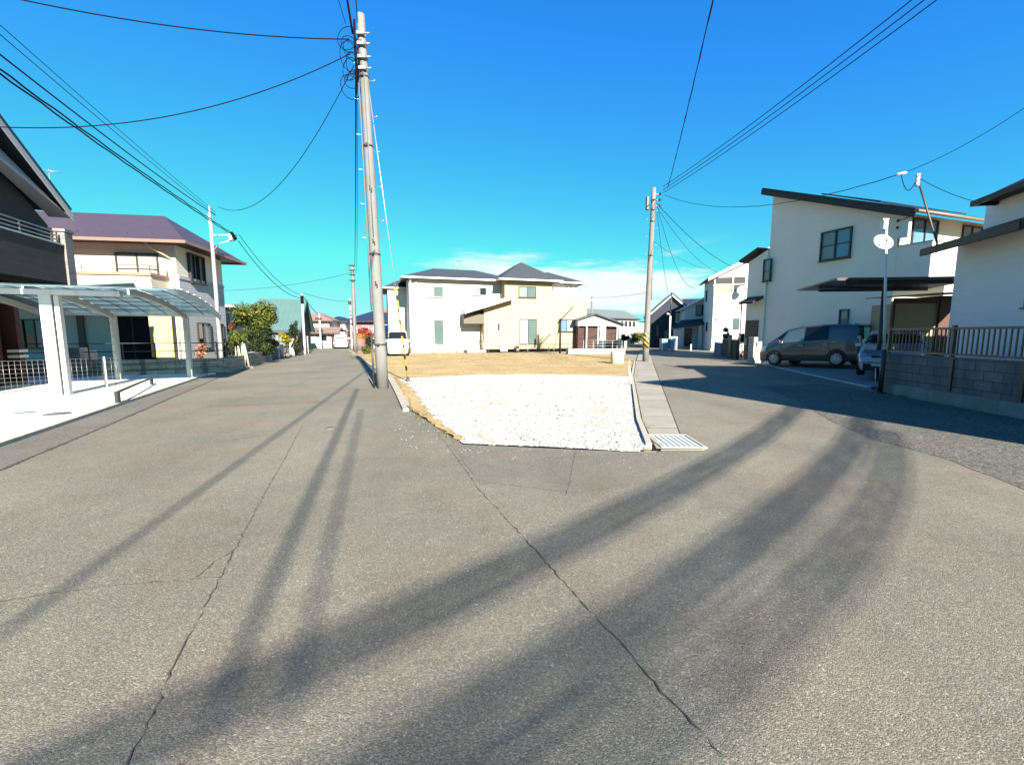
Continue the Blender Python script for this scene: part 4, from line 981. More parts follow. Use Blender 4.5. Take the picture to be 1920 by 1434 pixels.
# long row building beyond
RB = Fr('terrace_block', 'long grey-roofed terrace with a row of small upper windows beyond the garage', 'building', at(1104, 640, 62).x, 62, 52)
walls(RB, 0, 11.5, 0, 6, 0, 3.9, 'gx', 1.3, m_wht); roof(RB, 0, 11.5, 0, 6, 3.9, 'gx', 1.3, M('grey_roof', (.11, .13, .125), .7, .2, 3), .3, fm=m_dkmetal)
for i in range(8): window(RB, ('f', 0), 3.2+i*1.0, 3.75+i*1.0, 2.7, 3.5, m_frame_d, [m_gl_dark], 1, .05, False)
Hh = Fr('far_house', 'pale flat-fronted house far off between the garage and the right pole', 'house', at(1176, 640, 85).x, 85, 86)
walls(Hh, 0, 3.0, 0, 6, 0, 3.6, 'box', 0, M('tan_render', (.40, .35, .27), .85, .08)); roof(Hh, 0, 3.0, 0, 6, 3.6, 'hip', .5, m_roofgrey, .3, fm=m_fas); window(Hh, ('f', 0), .6, 1.5, 1.9, 2.8, m_frame_d, [m_gl_grey], 2)
Hh = Fr('distant_house', 'distant white house with grey gable just left of the right pole', 'house', at(1193, 640, 98).x, 98, 92)
walls(Hh, 0, 4, 0, 6, 0, 2.9, 'gy', 1.2, m_wht); roof(Hh, 0, 4, 0, 6, 2.9, 'gy', 1.2, m_roofgrey, .3, fm=m_fas); window(Hh, ('f', 0), .8, 1.8, 1.0, 2.0, m_frame_d, [m_gl_grey], 2)
plant('bush', 'green roadside bush far off just left of the right pole', 'shrub', 1195, 66, clumps(0, 0, 1.1, 1.3, 1.0, 1.1, 9, 51, .5), 1600, .16, f_yel, 71)
plant('bush', 'rust-coloured bush far off behind the low concrete wall', 'shrub', 1181, 70, clumps(0, 0, 1.2, 1.0, 1.0, 1.2, 8, 52, .5), 1300, .16, f_rust, 72)
plant('bush', 'olive bush right beside the garage end, far off', 'shrub', 1171, 60, clumps(0, 0, .9, .7, .7, .9, 7, 53, .5), 1000, .14, f_dark, 73)
m = MB()
rnd = random.Random(3); N_ = 90
V = []; F = []
for i in range(N_+1):
    a = -1.2+2.4*i/N_; D = 1500; h = 22+10*math.sin(a*7)+7*math.sin(a*17+1)+rnd.uniform(0, 3)
    V += [(D*math.sin(a), D*math.cos(a), -5), (1.05*D*math.sin(a), 1.05*D*math.cos(a), h), (1.3*D*math.sin(a), 1.3*D*math.cos(a), -5)]
    if i: F += [(3*i-3, 3*i, 3*i+1, 3*i-2), (3*i-2, 3*i+1, 3*i+2, 3*i-1)]
m.add(V, F); struct(m, 'hills', M('far_hills', (.10, .17, .22), .95, .15, .01))
# ------------------------------------------------------------------ pale mono-pitch house on the right
BH = Fr('monopitch_house', 'tall pale grey-cream house with a single-slope dark roof and corner balcony, behind the parked van', 'house', 15.7, 17.9, 71)
m_bh = M('pale_siding', (.62, .595, .53), .85, .05, 1.0, .35, 30, lines=('z', .455, .02, .12))
m_bhroof = M('brown_black_roof', (.024, .018, .017), .6, .2, 3)
yb, zb = BH.hitx(1450, 364, 0); zf = BH.hitx(1672, 402, 0)[1]; sl = (zb-zf)/yb
m = MB(); m.prism([(0, 0), (yb, 0), (yb, zb), (0, zf)], 'x', 0, 6.8); BH.part(m, 'wall', m_bh)
def bz(y): return zf+sl*y
m = MB(); m.slab([(-.45, -.75, bz(-.75)+.24), (7.6, -.75, bz(-.75)+.24), (7.6, yb+.3, bz(yb+.3)+.24), (-.45, yb+.3, bz(yb+.3)+.24)], .10); rb = BH.part(m, 'roof', m_bhroof)
m = MB(); m.prism([(-.75, bz(-.75)-.12), (yb+.34, bz(yb+.34)-.12), (yb+.34, bz(yb+.34)+.13), (-.75, bz(-.75)+.13)], 'x', -.47, -.43); m.build('fascia', m_bhroof, rb)
m = MB(); m.slab([(-.42, -.72, bz(-.72)+.125), (7.5, -.72, bz(-.72)+.125), (7.5, -.01, bz(-.01)+.125), (-.42, -.01, bz(-.01)+.125)], .04); m.build('soffit', M('tan_soffit', (.45, .33, .22), .8, .08), rb)
m = MB(); m.tube([(-.5, -.82, bz(-.75)+.12), (7.6, -.82, bz(-.75)+.12)], .07, 8); m.build('gutter', M('tan_gutter', (.14, .105, .075), .5, .1), rb)
m = MB(); m.slab([(.4, 1.0, bz(1.0)+.36), (6.5, 1.0, bz(1.0)+.36), (6.5, 3.6, bz(3.6)+.36), (.4, 3.6, bz(3.6)+.36)], .05); BH.part(m, 'solar_panel', glassy('solar_glass', (.015, .02, .04), .1))
a = BH.rect(1540, 431, 1597, 486, ('l', 0)); window(BH, ('l', 0), *a, m_frame_d, [m_gl_blue, m_gl_grey], 2, .06, True, .5, dep=.09)
a = BH.rect(1574, 580, 1592, 612, ('l', 0)); window(BH, ('l', 0), a[0], a[1], a[2], a[3], m_frame_d, [m_gl_grey], 1, .05)
# balcony
bx = 3.4; by = -1.15
b0 = BH.hit(1750, 522, by)[1]; b1 = BH.hit(1750, 452, by)[1]
m = MB(); m.box(0.004, bx, by, -.004, b0, b0+.18); m.box(.004, bx, by, by+.12, b0+.18, b1); m.box(.004, .124, by+.12, -.004, b0+.18, b1); m.box(bx-.12, bx, by+.12, -.004, b0+.18, b1)
bb_ = BH.part(m, 'balcony', m_bh); m = MB(); m.box(-.02, bx+.02, by-.03, by+.15, b1+.003, b1+.04); m.box(-.02, .15, by+.15, -.01, b1+.003, b1+.04); m.build('coping', M('grey_coping', (.24, .25, .24), .6, .1), bb_)
a = BH.rect(1709, 411, 1757, 446); window(BH, ('f', 0), a[0], a[1], b1-.5, a[3], m_frame_d, [m_gl_blue, m_gl_blue], 2, .06, False)
a = BH.rect(1803, 424, 1840, 448); window(BH, ('f', 0), a[0], a[1], a[2]-.3, a[3], m_frame_d, [m_gl_blue, m_gl_grey], 2, .06)
m = MB(); m.box(-.16, .02, -.42, -.06, zf-1.05, zf-.35); BH.part(m, 'meter_box', m_white, bevel=.02)
pipe(BH, [(-.42, -.72, bz(-.7)), (-.1, -.12, zf-.35), (-.08, -.08, zf-.6), (-.08, -.08, b1)], .04, M('grey_pipe', (.18, .18, .17), .5, .1))
for dz in (.35, .62):
    x, z = BH.hit(1683, 410, 0); m = MB(); m.ball((x, -.03, zf-dz), .06, 10); BH.part(m, 'wall_vent', m_dkmetal)
# projecting wing at the back
wx = -.10
ye, ze = BH.hitx(1404, 492, wx); zn = BH.hitx(1449, 466, wx)[1]
m = MB(); m.prism([(yb+.003, 0), (ye, 0), (ye, ze), (yb+.003, zn)], 'x', wx, 4.5); BH.part(m, 'wing_wall', m_bh)
m = MB(); m.slab([(wx-.30, yb+.35, zn+.02), (4.7, yb+.35, zn+.02), (4.7, ye+.35, ze-.0), (wx-.30, ye+.35, ze-.0)], -.16); BH.part(m, 'wing_roof', m_bhroof)
a = BH.rect(1432, 486, 1446, 527, ('l', wx)); window(BH, ('l', wx), a[0], a[1], a[2], a[3], m_frame_d, [m_gl_grey], 1, .05, True, .45)
z_ = BH.hitx(1432, 560, wx-.4)[1]
m = MB(); m.slab([(wx-.75, yb+.1, z_-.12), (wx-.003, yb+.1, z_+.2), (wx-.003, ye-.15, z_+.2), (wx-.75, ye-.15, z_-.12)], .12); BH.part(m, 'porch_roof', m_bhroof)
m = MB(); m.box(wx-.06, wx-.003, yb+.3, yb+1.1, .1, 2.3); dr = BH.part(m, 'door', M('door_brown', (.06, .04, .03), .5, .15)); q = MB(); q.box(wx-.1, wx-.063, yb+.95, yb+1.0, .9, 1.3); q.build('handle', m_alu, dr)
pipe(BH, [(wx-.65, ye-.3, z_-.1), (wx-.65, ye-.3, .1)], .035, m_dkmetal)

# ------------------------------------------------------------------ brown-roofed bungalow, raised lot, block wall, fence
sheet('raised_ground', [(9.98, 11.25), (9.5, 7.4), (8.95, -16), (30, -16), (30, 6), (14.4, 10.2)], .88, m_earth)
BR = Fr('brown_roof_bungalow', 'white-walled low house with dark brown tiled roofs on the raised lot at the right edge', 'house', 11.67, 11.5, 196, .85)
m_brroof = M('brown_tile_roof', (.018, .012, .010), .6, .25, 3, .4, 12, lines=('z', .12, .14, .5))
m_brw = M('white_lap_siding', (.54, .57, .59), .8, .05, 1, .2, 45, lines=('z', .20, .04, .16))
m = MB(); m.box(0, 6.0, 0, 7.5, .12, 3.0); BR.part(m, 'wall', m_brw)
m = MB(); m.box(-.02, 6.02, -.02, 7.5, -.2, .12); BR.part(m, 'plinth', m_conc)
z1 = BR.hit(1760, 468, -.6)[1]
m = MB(); m.slab([(-.10, -.68, z1+.06), (3.0, -.68, z1+.06), (3.0, 1.6, z1+.95), (.6, 1.6, z1+.95)], .14); r_ = BR.part(m, 'lower_roof', m_brroof)
m = MB(); m.box(-.13, 3.0, -.74, -.70, z1-.08, z1+.10); m.prism([(-.72, z1-.08), (1.55, z1+.68), (1.55, z1+.9), (-.72, z1+.10)], 'x', 3.003, 3.05); m.build('fascia', m_brroof, r_)
m = MB(); m.box(-.02, 6.0, .5, 7, 3.003, 4.0); BR.part(m, 'upper_wall', m_brw)
roof(BR, 1.35, 5.9, 1.0, 7.0, 3.95, 'hip', 1.9, m_brroof, .95, fm=m_brroof, inset=3.2)
a = BR.rect(1928, 512, 1970, 574); window(BR, ('f', 0), a[0], a[0]+1.6, a[2], a[3], m_frame_d, [m_gl_grey, m_gl_dark], 2, .06, dep=.05)
antenna(BR, 2.3, 3.5, 5.1, 1.5, None, .9, 1.2)
# service mast on the roof
p = BR.lp(at(1757, 455, 11.2)); q_ = BR.lp(at(1719, 333, 11.2))
SM = Fr('service_mast', 'leaning steel service mast with white insulators rising behind the brown roof', 'mast', *at(1757, 455, 11.2).xy, 90, at(1757, 455, 11.2).z)
top = SM.lp(at(1719, 330, 11.2)); m = MB(); m.tube([(0, 0, -.25), (0, 0, 0), top], .022, 8); SM.part(m, 'pipe', m_dkmetal)
m = MB()
for dz in (0, -.10, -.2): m.lathe([(0, .045), (.05, .045), (.035, 0), (.05, -.045), (0, -.045)], 10, 0, (top[0]+.03, top[1], top[2]+dz))
SM.part(m, 'insulator', m_white)
# block retaining wall
BW = Fr('retaining_wall', 'stained grey block wall on a concrete footing along the right road, below the bronze fence', 'wall', 9.88, 11.35, 187.5)
m_bw = M('stained_blocks', (.135, .135, .125), .95, .35, 1.6, .9, 30, brick=(.40, .20, .009, (.06, .06, .055)), stain=.75)
m = MB(); m.box(0, 26, .03, .18, .28, 1.04); BW.part(m, 'blockwork', m_bw); m = MB(); m.box(-.03, 26, -.05, .2, -.04, .278); BW.part(m, 'footing', M('old_footing', (.20, .20, .185), .95, .3, 2.5, .8, 25, stain=.6))
for x in (2.05, 3.55, 5.2, 7.0): m = MB(); m.box(x-.04, x+.04, -.01, .027, .3, 1.02); BW.part(m, 'fence_support_strip', m_dkmetal)  # dark metal supports of the fence, running down the wall face
FN = Fr('bronze_fence', 'bronze metal railing with thin upright bars on top of the stained block wall', 'fence', 9.88, 11.35, 187.5, 1.04)
m = MB()
for i in range(int(13/.112)): m.box(i*.112-.011, i*.112+.011, .095, .117, .08, .62)
FN.part(m, 'bars', m_brmetal)
for z in (.06, .63): m = MB(); m.box(-.05, 13, .08, .132, z-.025, z+.025); FN.part(m, 'rail', m_brmetal)
for i in range(8): m = MB(); m.box(i*1.9-.03, i*1.9+.03, .07, .142, 0.002, .70); FN.part(m, 'post', m_brmetal)
m = MB(); m.tube([(0, 0, 0), (0, 0, 1.15)], .055, 10); m.box(-.09, .09, -.09, .09, 0, .03); o = m.build('end_post', m_dkmetal); o.location = (*G(1650, 737), 0); tag(o, 'dark thick post at the road end of the stained block wall', 'post')
stake('thin pale stake in front of the dark end post of the block wall', 1641, 737, 1642, 690, .014, m_alu)
# canopy, shed and mast between the two houses
CA = Fr('canopy', 'flat dark canopy on a dark post beside the white dish mast', 'canopy', 9.95, 13.35, 97)
m = MB(); m.slab([(0, 0, 3.26), (4.0, .0, 3.22), (4.0, 2.3, 3.1), (.0, 2.3, 3.14)], .05); CA.part(m, 'roof_sheet', glassy('smoke_sheet', (.03, .026, .024), .25))
m = MB(); m.box(0, 4, -.02, .05, 3.17, 3.25); m.box(.5, 3.9, .4, .46, 3.08, 3.17); m.box(.5, 3.9, 1.8, 1.86, 3.0, 3.09); CA.part(m, 'beam', m_dkmetal)
x_ = CA.hit(1653, 600, .43)[0]; m = MB(); m.tube([(x_, .43, 0), (x_, .43, 3.0)], .06, 10); CA.part(m, 'post', m_dkmetal)
DM = Fr('dish_mast', 'white pole with a round white satellite dish between canopy post and tan shed', 'dish mast', *at(1664, 640, 12.9).xy, 90, .2)
t_ = DM.lp(at(1662, 412, 12.9)); m = MB(); m.tube([(0, 0, 0), (t_[0]*.5, 0, t_[2]*.5), (t_[0], 0, t_[2])], .035, 10); DM.part(m, 'pole', m_white)
c_ = DM.lp(at(1654, 456, 12.75)); dish(DM, (c_[0], c_[1], c_[2]), .245, R(170), M('dish_white', (.36, .36, .35), .5, .04), 28)
m = MB(); m.box(t_[0]-.14, t_[0]-.02, -.1, .05, t_[2]-.28, t_[2]-.02); m.box(t_[0]-.14, t_[0]+.03, -.06, -.02, t_[2]-.02, t_[2]+.02); DM.part(m, 'bracket', m_white)
SH = Fr('entrance_shed', 'tan-panelled lean-to with dark red-brown frame between the van and the bungalow', 'shed', *at(1668, 640, 15.9).xy, 97, .3)
wS = 1.5
m = MB(); m.box(.06, wS, 0, 1.2, 0, 2.35); SH.part(m, 'panel_wall', M('tan_panel', (.30, .235, .14), .8, .1, 2, lines=('z', 1.05, .012, .6)))
m = MB(); m.box(-.02, .058, -.04, .06, 0, 2.45); m.box(-.02, wS+.1, -.05, -.003, 2.35, 2.55); m.box(wS+.003, wS+.55, -.08, 1.0, 0, 2.62); SH.part(m, 'frame', M('red_brown_frame', (.07, .03, .02), .7, .2))
m = MB(); m.slab([(-.15, -2.2, 2.55), (wS+.9, -2.4, 2.62), (wS+.9, 1.3, 2.84), (-.15, 1.3, 2.66)], .04); SH.part(m, 'roof', m_dkmetal)  # roof stretched forward to keep the sun off the tan panel

# ------------------------------------------------------------------ houses further down the right road
W2 = Fr('balcony_house', 'white gabled house with a recessed dark balcony, down the right road', 'house', 18.45, 39.8, 106)
m = MB(); xm, zr_ = 5.4, 9.5; zl = 6.75
m.prism([(0, 0), (10.8, 0), (10.8, zl), (xm, zr_), (0, zl)], 'y', .02, 5.4); W2.part(m, 'wall', m_whtB)
m = MB(); m.slab([(-.5, -.35, zl-.1), (xm, -.35, zr_+.16), (xm, 5.7, zr_+.16), (-.5, 5.7, zl-.1)], .14); m.slab([(xm, -.35, zr_+.16), (11.3, -.35, zl-.1), (11.3, 5.7, zl-.1), (xm, 5.7, zr_+.16)], .14); r_ = W2.part(m, 'roof', m_roofgrey)
m = MB(); m.prism([(-.52, zl-.42), (xm, zr_-.16), (11.3, zl-.42), (11.3, zl-.12), (xm, zr_+.14), (-.52, zl-.12)], 'y', -.40, -.353); m.build('fascia', m_fas, r_)
a = W2.rect(1337, 520, 1397, 546, ('f', .02))
m = MB(); m.box(a[0], a[1], -.004, .018, a[2], a[3]); bo = W2.part(m, 'balcony_shade_panel', M('balcony_shadow', (.05, .05, .052), .9, .1))  # flat dark panel, shade of the balcony recess put into its colour
m = MB(); m.box(a[0]+.02, a[0]+(a[1]-a[0])*.58, -.06, -.006, a[2], a[2]+(a[3]-a[2])*.42); m.build('balcony_panel', M('pink_panel', (.36, .25, .18), .8, .1), bo)
m = MB(); m.box(a[0], a[1], -.07, -.03, a[2]+(a[3]-a[2])*.45, a[2]+(a[3]-a[2])*.52); m.box(a[0]+(a[1]-a[0])*.6, a[0]+(a[1]-a[0])*.64, -.06, -.007, a[2], a[3]); m.build('balcony_rail', m_white, bo)
a = W2.rect(1358, 596, 1387, 620, ('f', .02)); window(W2, ('f', .02), *a, m_frame_w, [m_gl_curt, m_gl_green], 2, .05)
dx, dz = W2.hit(1391, 545, -.3); dish(W2, (dx, -.35, dz), .42, R(160), M('dish_white', (1, 1, 1)), 25)
m = MB(); m.ball((W2.hit(1344, 599, 0)[0], -.03, W2.hit(1344, 599, 0)[1]), .1, 10); W2.part(m, 'wall_vent', m_alu)
a = W2.rect(1315, 606, 1319, 621, ('l', 0)); window(W2, ('l', 0), 2.2, 2.9, a[2], a[3], m_frame_d, [m_gl_dark], 1, .05); window(W2, ('l', 0), 3.4, 4.0, 4.8, 5.9, m_frame_d, [m_gl_dark], 1, .05)
pipe(W2, [(.06, -.3, zl-.3), (.06, -.06, zl-.7), (.06, -.06, .2)], .05, m_fas)
m_navyw = M('navy_siding', (.022, .026, .040), .8, .12, 2, lines=('x', .3, .05, .3))
DH = Fr('dark_house', 'dark navy gabled house with white-edged roof behind the right pole', 'house', at(1222, 640, 50).x, 50.5, 104)
walls(DH, 0, 4.4, 0, 9, 0, 3.9, 'gy', 2.0, m_navyw); roof(DH, 0, 4.4, 0, 9, 3.9, 'gy', 2.0, M('navy_metal_roof', (.02, .024, .04), .5, .15), .35, fm=m_white)
walls(DH, 4.4, 8, 3, 9, 0, 4.4, 'gx', 1.4, m_navyw, 'wing_wall'); roof(DH, 4.4, 8, 3, 9, 4.4, 'gx', 1.4, M('navy_metal_roof', (1, 1, 1)), .3, fm=m_white)
window(DH, ('f', 0), 2.7, 3.2, 2.9, 3.9, m_frame_w, [m_gl_curt], 1); window(DH, ('f', 0), .6, .9, 1.0, 2.6, m_frame_d, [m_gl_dark], 1); window(DH, ('f', 0), 1.5, 1.9, .9, 2.0, m_frame_d, [m_gl_grey], 1)
LH = Fr('pale_blue_house', 'small pale blue gabled house with porch, between the navy house and balcony house', 'house', at(1281, 640, 46).x, 46, 104)
m = MB(); m.prism([(0, 0), (3.4, 0), (3.4, 5.9), (0, 4.2)], 'y', 0, 6); LH.part(m, 'wall', M('pale_blue_siding', (.50, .54, .56), .8, .05, 1, lines=('z', .4, .04, .15)))
m = MB(); m.slab([(-.5, -.4, 4.15), (3.6, -.4, 6.2), (3.6, 6.2, 6.2), (-.5, 6.2, 4.15)], .14); LH.part(m, 'roof', m_white)
m = MB(); m.slab([(-1.4, -1.9, 2.15), (2.6, -1.9, 2.75), (2.6, -.02, 3.2), (-.3, -.02, 3.0)], .12); LH.part(m, 'porch_roof', m_roofgrey)
m = MB(); m.box(-1.1, -.5, -1.7, -.6, 0, 2.1); LH.part(m, 'porch_pillar', m_wht); m = MB(); m.box(1.2, 1.5, -1.8, -1.6, 0, 2.4); LH.part(m, 'porch_pillar', m_wht)
window(LH, ('f', 0), 1.1, 2.3, 3.5, 4.6, m_frame_d, [m_gl_blue, m_gl_dark], 2); window(LH, ('f', 0), .1, .8, .2, 2.1, m_frame_d, [m_gl_dark], 1, .05, False, name='door')
# garden walls, gate, pillar along the right road
seg('garden_wall', 'bluish block wall at the corner of the balcony house', 'wall', (16.15, 34.2), (15.35, 31.5), .85, .15, M('block_blue', (1, 1, 1)), m_conc)
gw = seg('gate_wall', 'dark brown wall with slatted gate in front of the balcony house', 'wall', (15.2, 31.0), (13.75, 26.2), 1.15, .18, M('dark_brown_wall', (.045, .036, .033), .85, .2, 3, .5, 30, brick=(.4, .2, .008, (.02, .018, .016))), m_dkmetal)
m = MB()
for i in range(7): m.box(2.6+i*.16, 2.68+i*.16, -.06, -.02, .1, 1.5)
m.box(2.55, 3.75, -.02, 0.0-.003, 1.3, 1.36); gw.part(m, 'gate', m_dkmetal)
PT = Fr('planter_pot', 'dark pot on the brown gate wall beside the white ground-floor window', 'pot', 15.05, 30.2, 90, 1.2)
m = MB(); m.lathe([(0, 0), (.16, 0), (.25, .35), (.22, .37), (.2, .3), (0, .3)], 14); PT.part(m, 'pot', m_dkmetal); PT.part(leaves(clumps(0, 0, .5, .3, .3, .25, 5, 71, .5), 300, .07, 81), 'leaves', f_dark, recalc=False)
plant('shrub', 'dark clipped bush above the gate wall of the balcony house', 'shrub', 1392, 28.5, clumps(0, 0, 1.35, .6, .5, .4, 7, 72, .5), 1000, .08, f_dark, 82, (1.1, .05, 3))
pp = G(1418, 681); m_ps = M('cream_stone', (.40, .36, .29), .9, .2, 3, .6, 20, brick=(.3, .15, .01, (.24, .21, .17)))
PS2 = Fr('stone_pillar', 'cream stone gate pillar stepped in two heights, left of the van nose', 'gate pillar', *pp, 80)
m = MB(); m.box(-.22, .02, 0, .4, 0, 1.38); m.box(.023, .30, .02, .38, 0, 1.15); PS2.part(m, 'shaft', m_ps, bevel=.015); m = MB(); m.box(-.1, -.02, -.03, -.002, .9, 1.1); PS2.part(m, 'name_plate', m_dkmetal)
# bin shed, lamp pole and small posts
p = at(1241, 640, 41)
BN = Fr('bin_store', 'blue-grey metal rubbish store beside the lamp pole down the right road', 'bin store', p.x, 41, 98)
m = MB(); m.box(0, 1.25, 0, 1, .08, 1.02); BN.part(m, 'body', M('blue_grey_metal', (.17, .24, .30), .5, .08, 2, lines=('z', .3, .04, .4)), bevel=.02); m = MB(); m.box(-.03, 1.28, -.04, 1.03, 1.023, 1.09); BN.part(m, 'lid', M('blue_grey_metal', (1, 1, 1)))
m = MB()
for x in (.1, 1.15): m.box(x-.04, x+.04, .05, .95, 0, .08)
BN.part(m, 'feet', m_dkmetal)
CB = Fr('storage_cabinet', 'tall pale cabinet with blue front standing right of the rubbish store', 'cabinet', at(1257, 640, 40.6).x, 40.6, 112)
m = MB(); m.box(0, .6, 0, 1.05, .05, 1.3); CB.part(m, 'body', m_white, bevel=.02); m = MB(); m.box(.02, .58, -.02, -.002, .1, 1.26); CB.part(m, 'door', M('blue_grey_metal', (1, 1, 1))); m = MB(); m.box(.03, .57, .03, 1.0, 0, .05); CB.part(m, 'base', m_dkmetal)
LP = Fr('lamp_pole', 'slim white lamp pole with a dark upper part behind the rubbish store', 'lamp pole', at(1255, 640, 42.5).x, 42.5, 90)
m = MB(); m.tube([(0, 0, 0), (0, 0, 3.3)], .085, 10); LP.part(m, 'lower_pole', m_white); m = MB(); m.tube([(0, 0, 3.3), (.05, 0, 5.6)], .06, 8); LP.part(m, 'upper_pole', m_dkmetal)
m = MB(); m.ball((-.25, 0, 3.5), (.16, .1, .09), 10); m.tube([(0, 0, 3.4), (-.2, 0, 3.5)], .03, 6); LP.part(m, 'lamp', m_white)
for u, Y, lab in ((1296, 39.5, 'short white marker post right of the storage cabinet'), (1242, 39.0, 'low white concrete block post in front of the rubbish store')):
    q = at(u, 640, Y); m = MB(); m.lathe([(.07, 0), (.07, .55), (.05, .6), (0, .62)], 10); o = m.build('marker_post', m_white); o.location = (q.x, Y, 0); tag(o, lab, 'marker post')

# ------------------------------------------------------------------ house and wires behind the photographer: they throw the shadows on the road
NB = Fr('neighbour_house', 'two-storey white house beside the road at the right, throwing the long shadow across it', 'house', 9.4, 0, 151, 0)
m = MB(); m.box(.05, 8, .05, 7, 0, 7.7); NB.part(m, 'wall', m_whtB)
roof(NB, .05, 8, .05, 7, 7.7, 'hip', 1.2, m_roofgrey, .12, fm=m_fas)
window(NB, ('f', .05), 1.2, 2.8, 1.2, 2.4, m_frame_d, [m_gl_grey, m_gl_dark], 2); window(NB, ('f', .05), 5, 6.6, 4.6, 5.7, m_frame_d, [m_gl_blue, m_gl_dark], 2)

# ------------------------------------------------------------------ drain grate
gp = [(2.03, 5.66), (2.63, 5.66), (2.66, 6.42), (2.03, 6.42)]
GR = Fr('drain_grate', 'galvanised drain grate at the near end of the concrete drain lids', 'drain grate', 2.03, 5.66, 91)
m = MB(); m.box(0, .62, 0, .04, -.03, .026); m.box(0, .62, .71, .76, -.03, .026); m.box(0, .04, .04, .71, -.03, .026); m.box(.58, .62, .04, .71, -.03, .026); GR.part(m, 'rim', m_conc_pale)
m = MB(); 
for i in range(7): m.box(.052+i*.0745, .052+i*.0745+.055, .045, .705, .006, .024)
GR.part(m, 'bars', M('galvanised', (.50, .51, .48), .4, .08, 6, metal=.25))
m = MB(); m.box(.045, .575, .045, .705, .0005, .004); GR.part(m, 'pit_dark_sheet', m_black)  # thin black sheet stands in for the darkness below the bars
